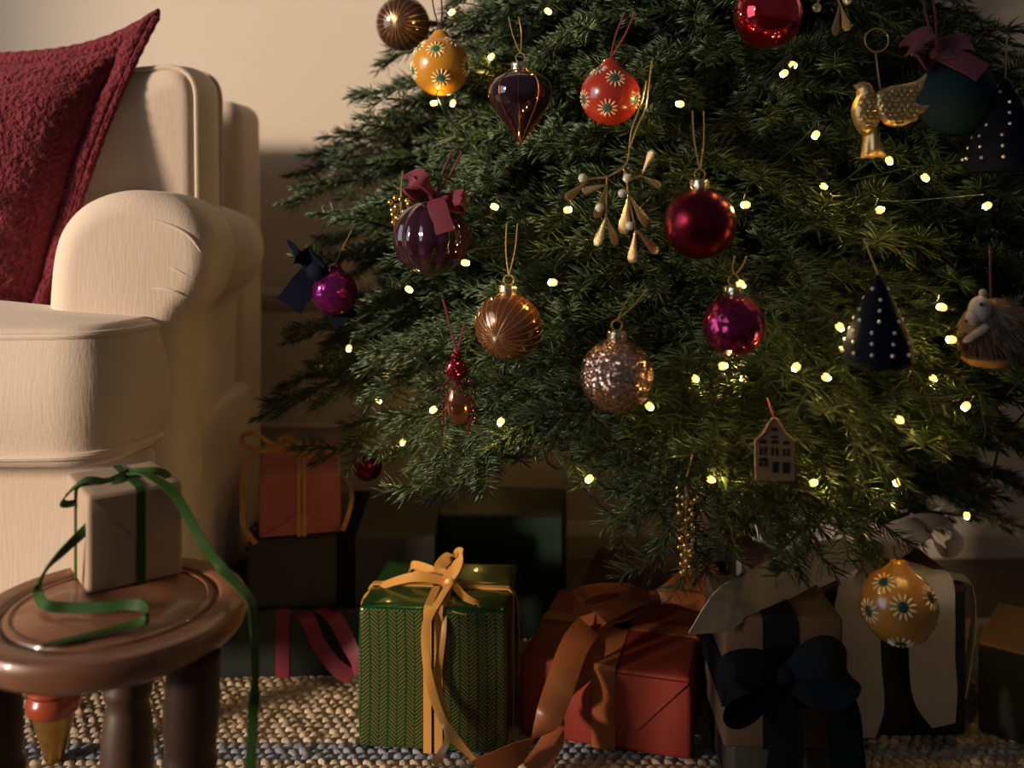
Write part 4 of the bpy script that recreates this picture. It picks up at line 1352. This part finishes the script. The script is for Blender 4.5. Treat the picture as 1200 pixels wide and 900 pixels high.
sprig('gold mistletoe sprig with pearl berries hanging between red baubles', V3(388, 412), surf(735, 230),
      [[V3(388, 412), V3(380, 460), V3(360, 490), V3(300, 528), V3(240, 536), V3(205, 540)], [V3(360, 490), V3(375, 530), V3(382, 600), V3(398, 680), V3(413, 755)], [V3(293, 533), V3(291, 600), V3(290, 695)], [V3(378, 538), V3(405, 538), V3(440, 525)]],
      [(V3(*a), V3(*b)) for a, b in (((215, 545), (118, 625)), ((292, 563), (188, 592)), ((292, 563), (248, 705)), ((290, 695), (248, 822)), ((290, 695), (332, 818)), ((385, 605), (360, 772)), ((385, 605), (464, 735)), ((412, 755), (396, 894)), ((415, 755), (507, 852)), ((440, 522), (488, 416)), ((440, 525), (521, 572)))],
      [V3(190, 535), V3(378, 535), V3(357, 600), V3(262, 660), V3(390, 737)], 5.3,
      [[V3(388, 408), V3(392, 360), V3(404, 310), V3(440, 210), V3(460, 125)], [V3(390, 408), V3(420, 320), V3(452, 250), V3(466, 170), V3(482, 40)]],
      [(705, 240, 22), (738, 270, 30), (760, 200, 22), (745, 160, 14), (745, 120, 8)])
sprig('small gold mistletoe sprig with two pearls beside the red mirrored bauble', (975, -14), surf(975, 10),
      [[(975, -14), (960, 0), (957, 8)], [(975, -14), (990, -4), (992, 2)], [(975, -14), (985, 6)]], [((984, 4), (978, 42)), ((984, 4), (994, 36))], [(957, 9), (993, 0)], 5.5, None, [(957, 9, 9), (993, 1, 9), (981, 25, 12)])

# jewelled beetle
px, py = 537, 462; d = surf(px, py); k = d / FPX; c = P(px, py, d)
o = ornament('beetle_ornament', 'copper red glass beetle ornament with a glittering red collar', 'ornament', c)
def B(x, y): return ((x - px) * k, 0, -(y - py) * k)
obj('body', MB().sphere(B(537, 472), 26 * k, 24, 16, (.58, .55, 1)), M['beetle'], o, local=True)
obj('collar', MB().sphere(B(535, 433), 13.5 * k, 20, 14, (1, .9, .95)), M['redglit'], o, local=True)
obj('head', MB().sphere(B(535, 417), 6.5 * k, 14, 10), M['redglit'], o, local=True)
lgm = MB()
for sx in (-1, 1):
    for yy, l_ in ((445, 16), (458, 22), (472, 26)):
        for j in range(8):
            t = j / 7; x_ = 537 + sx * (10 + 8 * math.sin(t * 2.2)); lgm.sphere(B(x_, yy + l_ * t), 1.5 * k, 6, 5)
for j in range(8): lgm.sphere(B(549, 482 + j * 3.6), 1.7 * k, 6, 5)
obj('beaded_legs', lgm, M['redglit'], o, local=True, kind='stuff')
mb = MB(); mb.tube([B(535, 412), B(527, 380), B(519, 350)], .0013, 6); mb.tube([B(536, 412), B(545, 378)], .0013, 6)
obj('hanging_cord', mb, M['plumvelvet'], o, local=True)
keep(536, 455, 27, d); keep(535, 420, 18, d); keep(526, 385, 12, d); keep(542, 490, 18, d)

# hedgehog
px, py = 1160, 390; d = surf(px, py); k = d / FPX; c = P(px, py, d)
o = ornament('hedgehog_ornament', 'brown bristly hedgehog ornament with a pale felt face', 'ornament', c)
def B(x, y, dd=0.0): return Vector(((x - px) * k, dd, -(y - py) * k))
obj('body', MB().sphere(B(1164, 386), 36 * k, 24, 16, (1.05, .85, 1.0)), M['bristle'], o, local=True)
bm_ = MB(); q_ = random.Random(5)
for i in range(1500):
    v = Vector((q_.gauss(0, 1), q_.gauss(0, 1), q_.gauss(0, 1))).normalized()
    if v.x < -.62 and v.z > .0 and v.y < .5: continue
    p0 = B(1164, 386) + Vector((v.x * 1.05, v.y * .85, v.z)) * 34 * k
    dv = (v * .5 + Vector((.45, 0, -.55)) + Vector((q_.gauss(0, .12), q_.gauss(0, .12), q_.gauss(0, .12)))).normalized()
    if v.x < -.3: dv = (v * .6 + Vector((.15, -.1, -.8))).normalized()
    bm_.tube([p0, p0 + dv * .007 + v * .0008, p0 + dv * .0135], [.0006, .0005, .0001], 3)
obj('bristles', bm_, M['bristle'], o, local=True, smooth=False, kind='stuff')
fm = MB().sphere(B(1140, 361, -.014), 13 * k, 20, 14, (.95, .9, 1.2)); fm.sphere(B(1131, 370, -.016), 8 * k, 14, 10, (1, .9, 1.1))
obj('face', fm, M['hedge_face'], o, local=True)
obj('ear', MB().sphere(B(1146, 343, -.010), 5.5 * k, 12, 8, (.9, .5, 1.0)), M['hedge_face'], o, local=True)
obj('eye', MB().sphere(B(1136, 354, -.0245), 2.4 * k, 10, 8), M['black'], o, local=True)
obj('nose', MB().sphere(B(1123.5, 374, -.017), 1.8 * k, 10, 8), M['bark'], o, local=True)
obj('arm', MB().tube(spline([B(1144, 380, -.022), B(1130, 388, -.024), B(1117, 397, -.022)], 4), [.0042, .0042, .004, .004, .0038, .0036, .0034, .003, .0016], 10), M['hedge_face'], o, local=True)
obj('base', MB().lathe([(6 * k, -40 * k), (18 * k, -38.5 * k), (26 * k, -34 * k), (29 * k, -29 * k), (20 * k, -26 * k)], 28, Matrix.Translation(B(1157, 390))), M['kraft_orange'], o, local=True)
hang(o, B(1161, 352), B(1160, 288), M['plumvelvet2'], False, .0011)
keep(1158, 386, 42, d)

# wooden house
px, py = 907, 530; d = surf(px, py) - .01; k = d / FPX; c = P(px, py, d)
o = ornament('house_ornament', 'flat plywood town house ornament with windows coloured dark like shaded cut-outs', 'ornament', c)
def B(u, v): return ((820 + u / 5.62 - px) * k, -(440 + v / 5.62 - py) * k)
out = [(365, 690), (362, 430), (385, 405), (410, 385), (430, 355), (450, 315), (468, 288), (487, 276), (506, 290), (526, 318), (546, 355), (566, 385), (596, 408), (622, 430), (622, 690)]
vs = [B(*q) for q in out]; n = len(vs); t_ = .004
obj('facade', MB().add([(a, -t_ / 2, b) for a, b in vs] + [(a, t_ / 2, b) for a, b in vs], [tuple(range(n - 1, -1, -1)), tuple(range(n, 2 * n))] + [(i, (i + 1) % n, (i + 1) % n + n, i + n) for i in range(n)]), M['ply'], o, local=True, smooth=False)
fr_ = MB()
for i in range(1, n - 2):
    a, b = Vector((vs[i][0], -.0025, vs[i][1])), Vector((vs[i + 1][0], -.0025, vs[i + 1][1]))
    fr_.tube([a, b], .0012, 5)
obj('roof_trim', fr_, M['ply'], o, local=True)
def winmesh(u, v, w, h, arch):
    pts = [(u - w / 2, v + h / 2), (u - w / 2, v - (h / 2 if not arch else -h * .1))]
    if arch: pts += [(u - w / 2 * math.cos(PI * j / 8), v + h * .1 - h * .6 * math.sin(PI * j / 8)) for j in range(1, 8)]
    pts += [(u + w / 2, v - (h / 2 if not arch else -h * .1)), (u + w / 2, v + h / 2)]
    q = [B(*p_) for p_ in pts]; m_ = len(q)
    return MB().add([(a, -t_ / 2 - .0004, b) for a, b in q] + [(a, -t_ / 2 + .001, b) for a, b in q], [tuple(range(m_))] + [(i, i + m_, (i + 1) % m_ + m_, (i + 1) % m_) for i in range(m_)])
for a in ((488, 350, 44, 26, 1), (488, 403, 46, 16, 0), (413, 433, 50, 26, 1), (489, 433, 48, 24, 1), (566, 438, 46, 22, 1), (400, 492, 17, 52, 0), (429, 492, 17, 52, 0), (474, 497, 18, 52, 0), (504, 498, 18, 52, 0), (551, 503, 18, 50, 0), (580, 503, 16, 50, 0),
          (415, 549, 60, 28, 1), (397, 582, 24, 30, 0), (432, 582, 24, 30, 0)):
    obj('window', winmesh(*a), M['recess_shade'], o, local=True, smooth=False)  # dark plates on the facade, painted as the shade of cut openings
obj('door', winmesh(495, 600, 40, 72, 0), M['recess_shade'], o, local=True, smooth=False)
obj('shop_window', winmesh(566, 604, 48, 74, 0), M['recess_shade'], o, local=True, smooth=False)
hang(o, (B(487, 280)[0], 0, B(487, 280)[1]), (B(470, 170)[0], .015, B(470, 170)[1]), M['cord'], False, .001)
keep(907, 525, 32, d); keep(907, 550, 30, d)

# strings of gilded beads
BEAD = mesh_of('bead', MB().sphere((0, 0, 0), 1, 12, 8), M['gold'])
def bead_drop(label, px, y0, y1, hw, d, n, top):
    c = P(px, (y0 + y1) / 2, d); k = d / FPX
    o = ornament('bead_cluster', label, 'ornament', c)
    q = random.Random(n)
    obj('wire', MB().tube([P(px, y0 - 10, d) - c, P(px, y1, d) - c], .0012, 6), M['thread'], o, local=True)
    for i in range(n):
        t = i / (n - 1); a = i * 2.4; rr_ = hw * k * (1 - .55 * t) * q.uniform(.75, 1.05)
        z_ = P(px, y0 + (y1 - y0) * t, d).z - c.z
        share('bead', BEAD, o, (rr_ * math.cos(a), rr_ * math.sin(a), z_), None, q.uniform(2.7, 4.2) * k)
    hang(o, P(px, y0 - 10, d) - c, P(top[0], top[1], d + .02) - c, M['thread'], False)
    keep(px, y0 + (y1 - y0) * .3, hw + 3, d); keep(px, y0 + (y1 - y0) * .7, hw + 2, d)
bead_drop('hanging drop of gilded beads above the brick red gift', 804, 572, 672, 12, .99, 44, (812, 530))
bead_drop('small cone of gilded beads behind the plum pumpkin bauble', 470, 230, 282, 13, surf(470, 250) - .005, 30, (472, 200))

# ---------------------------------------------------------------- fairy lights
BULBS = [(642, 13), (508, 121), (797, 122), (919, 86), (929, 76), (1042, 188), (1084, 208), (1031, 246), (1157, 241), (874, 240), (665, 246), (579, 242), (545, 308), (479, 339), (648, 331), (409, 408),
         (444, 469), (508, 480), (472, 518), (587, 494), (761, 476), (691, 561), (833, 562), (953, 566), (1054, 492), (1132, 476), (1104, 360), (847, 429), (868, 333), (933, 430), (968, 442), (984, 383), (1052, 565), (956, 158),
         (530, 14), (1115, 398)]
def aim(p):
    """bulbs are tucked tip-first into the twigs, each a little differently"""
    v = (Vector((TX, TY, p.z)) - p).normalized() * .30 + Vector((rnd.choice((-1, 1)) * rnd.uniform(.4, 1), rnd.uniform(-.1, .1), rnd.uniform(-.9, .2)))
    return Vector((0, 0, -1)).rotation_difference(v.normalized()).to_matrix()


fl = thing('fairy_lights', 'string of small warm fairy lights on thin dark wire wound through the fir', 'fairy lights', (TX, TY, .3))
BM = mesh_of('bulb', MB().sphere((0, 0, 0), 0.0039, 12, 10, (1, 1, 1.25)), M['bulb'])
BM.materials.append(M['led'])                       # the glowing die shows brightest at the bulb's tip
for f in BM.polygons:
    if f.center.z < -.0031: f.material_index = 1
HM = mesh_of('bulb_socket', MB().tube([(0, 0, .0042), (0, 0, .013)], [.0012, .0018], 8), M['wire'])
pts = []
for x, y in BULBS:
    d = surf(x, y, -.006)
    if y > 550 and x > 780: d = 1.0
    if (x, y) in ((409, 408), (444, 469), (472, 518)): d = 1.30
    pts.append(P(x, y, d)); keep(x, y, 5, d)
hidden = []
for i in range(6):  # extra unseen bulbs added deep inside for the interior glow
    x, y = rnd.uniform(480, 1180), rnd.uniform(10, 470)
    hidden.append(P(x, y, surf(x, y, rnd.uniform(.09, .15))))
for i in range(18):                                     # unseen bulbs added round the back to warm the wall
    ph = R(8 + 164 * (i + .5) / 18); z_ = .30 + .62 * ((i * 7) % 18) / 17
    hidden.append(Vector((TX + tree_r(z_) * .95 * math.cos(ph), min(TY + tree_r(z_) * .75 * math.sin(ph), WALLY - .10), z_)))
drop = P(1133, 604, 1.14)
for p in pts + hidden + [drop]:
    b_ = share('bulb', BM, fl, p - fl.location, aim(p) if p is not drop else None)
    share('bulb_socket', HM, b_)
order = []; left = sorted(range(len(pts)), key=lambda i: pts[i].z)
cur = left.pop(0); order.append(cur)
while left:
    nx_ = min(left, key=lambda j: (pts[j] - pts[cur]).length); left.remove(nx_); order.append(nx_); cur = nx_
wp = []
for i in order:
    p = pts[i]; inn = (Vector((TX, TY, p.z)) - p).normalized()
    wp.append(p + Vector((0, 0, .012)) + inn * .004)
full = []
for a, b in zip(wp, wp[1:]):
    inn = (Vector((TX, TY, (a.z + b.z) / 2)) - (a + b) / 2); L_ = (b - a).length
    full += [a, (a + b) / 2 + inn.normalized() * min(.18, .09 + .35 * L_) + Vector((0, 0, -.02))]
full.append(wp[-1])
wm_ = MB().tube(spline(full, 6), .0008, 5)
for seg in ([(632, 515), (640, 540), (662, 556), (690, 580), (712, 600), (735, 611), (762, 600), (800, 590)], [(1100, 480), (1100, 520), (1098, 556), (1108, 572), (1130, 580), (1150, 574), (1164, 550), (1172, 520), (1190, 496), (1215, 470)], [(1130, 580), (1132, 590), (1133, 601)], [(640, 540), (655, 550), (690, 556)]):
    wm_.tube(spline([P(x, y, 1.14 if x > 1000 else 1.06) for x, y in seg], 6), .0016, 6)
obj('wire', wm_, M['wire'], fl)

# ---------------------------------------------------------------- branches, grown round what hangs on them
for q_ in ((1095, 632, 26, 1.30), (880, 695, 34, 1.09), (840, 716, 22, 1.07), (1133, 602, 10, 1.14), (1105, 660, 20, 1.28)): keep(*q_)


def trunk_pt(z): return Vector((TX, TY, z))


# branches that make the outline: (tip px, tip py, depth, base height above tip)
for tx_, ty_, td, up in ((302, 491, 1.42, .10), (330, 240, 1.45, .03), (338, 207, 1.52, .02), (347, 402, 1.40, .10), (332, 446, 1.48, .10), (418, 116, 1.46, .03), (362, 183, 1.52, .02), (404, 182, 1.40, .06), (447, 74, 1.50, .04), (480, 104, 1.36, .05),
                         (388, 262, 1.36, .06), (372, 545, 1.34, .14), (538, 584, 1.12, .16), (470, 582, 1.22, .14), (448, 560, 1.28, .14), (430, 470, 1.22, .12), (355, 300, 1.50, .04), (420, 430, 1.26, .1),
                         (530, 6, 1.40, .05), (560, 20, 1.30, .05), (500, 60, 1.46, .05), (575, 470, 1.05, .12), (640, 536, 1.02, .12), (500, 512, 1.12, .12), (720, 536, 1.0, .13), (590, 520, 1.06, .11),
                         (742, 612, .98, .15), (770, 560, .98, .13), (792, 690, .99, .17), (838, 712, .98, .17), (872, 668, .99, .16), (930, 676, 1.0, .17), (962, 640, .96, .16), (1000, 610, .98, .15), (1053, 662, 1.02, .17), (1020, 560, .94, .13),
                         (1192, 516, 1.12, .10), (1120, 530, 1.02, .12), (1080, 590, 1.0, .15), (880, 600, .97, .14), (905, 640, 1.06, .16), (815, 590, .99, .14), (1030, 425, .93, .1), (690, 520, .98, .11), (610, 520, 1.04, .11), (655, 500, 1.0, .1), (1175, 470, 1.05, .1), (1150, 420, 1.02, .08)):
    tip = P(tx_, ty_, td)
    bz = max(tip.z + up, .32)
    base = trunk_pt(bz)
    if (tip - base).length > .74:                       # side shoots start further out on the limb
        base = base.lerp(tip, 1 - .74 / (tip - base).length)
    for tr in range(8):
        t2 = tip + Vector((rnd.uniform(-.012, .012), rnd.uniform(0, .02) * tr, rnd.uniform(-.008, .008))) * (tr > 0)
        if not blocked(base, t2, .06, .03): break
    place(base, t2, rnd.uniform(-.5, .5))

for p in pts:
    rad = (p - Vector((TX, TY, p.z))); rad.z = 0; rad.normalize()
    tang = Vector((-rad.y, rad.x, 0))
    for tr in range(10):
        sd = rnd.choice((-1, 1)); L_ = rnd.uniform(.13, .21)
        dv = (rad * rnd.uniform(.35, .9) + tang * sd * rnd.uniform(.4, 1.0) + Z * rnd.uniform(-.55, .25)).normalized()
        tip = p + dv * rnd.uniform(.015, .05) - rad * .013 + Vector((0, 0, -.006))
        if not blocked(tip - dv * L_, tip, .02, .030, -.022):
            place(tip - dv * L_, tip, rnd.uniform(-.6, .6)); break
for k in range(26):                                     # low boughs added at the back and right to shade the wall
    ph = R(-62 + 195 * (k % 13) / 12 + 7 * (k // 13))
    r_ = rnd.uniform(.40, .56)
    tip = Vector((TX + r_ * math.cos(ph), TY + min(.38, r_) * math.sin(ph) * .8, rnd.uniform(.24, .31) + .09 * (k // 13)))
    if not blocked(trunk_pt(.36 + .09 * (k // 13)), tip, .05): place(trunk_pt(.36 + .09 * (k // 13)), tip, rnd.uniform(-.4, .4))
for k in range(30):  # more low boughs added to keep light off the right wall
    ph = R(rnd.uniform(-12, 95)); r_ = rnd.uniform(.34, .52); zt_ = rnd.uniform(.14, .34)
    tip = Vector((TX + r_ * math.cos(ph), min(TY + r_ * math.sin(ph) * .75, WALLY - .05), zt_))
    if not blocked(trunk_pt(zt_ + .12), tip, .05): place(trunk_pt(zt_ + .12), tip, rnd.uniform(-.6, .6))
zl = .47; layer = 0
while zl < TREEH - .12:
    r0 = tree_r(zl)
    n_ = max(4, int(15 * r0 / .62)) if zl < 1.15 else max(4, int(8 * r0 / .5))
    for k in range(n_):
        ok = False
        for tr in range(14):
            ph = 2 * PI * (k + .5 * (layer % 2)) / n_ + rnd.uniform(-.13, .13) * (1 + tr * .35)
            back = math.sin(ph)
            r_ = r0 * rnd.uniform(.86, 1.02) * (1 - tr * .012)
            sx = 1.05; sy = FRONT if back < 0 else min(1, .36 / r0)
            tip = Vector((TX + r_ * math.cos(ph) * sx, TY + r_ * math.sin(ph) * sy, zl - rnd.uniform(.02, .08) + .01 * tr * rnd.uniform(-1, 1)))
            base = trunk_pt(zl + rnd.uniform(.0, .05) + (.0 if zl < 1 else -.06))
            ax_, ay_ = proj(tip)
            if 440 < ax_ < 775 and ay_ > 525: tip.z = CAMZ - (rnd.uniform(480, 528) - HORIZON) / FPX * tip.y; base.z = max(base.z, tip.z + .04)
            if tip.y > WALLY - .03: continue
            if not blocked(base, tip, .06): ok = True; break
        if ok: place(base, tip, rnd.uniform(-.6, .6))
    zl += .061 if zl < 1.12 else .085; layer += 1
print('branches', BR[0], 'objects', len(bpy.data.objects))
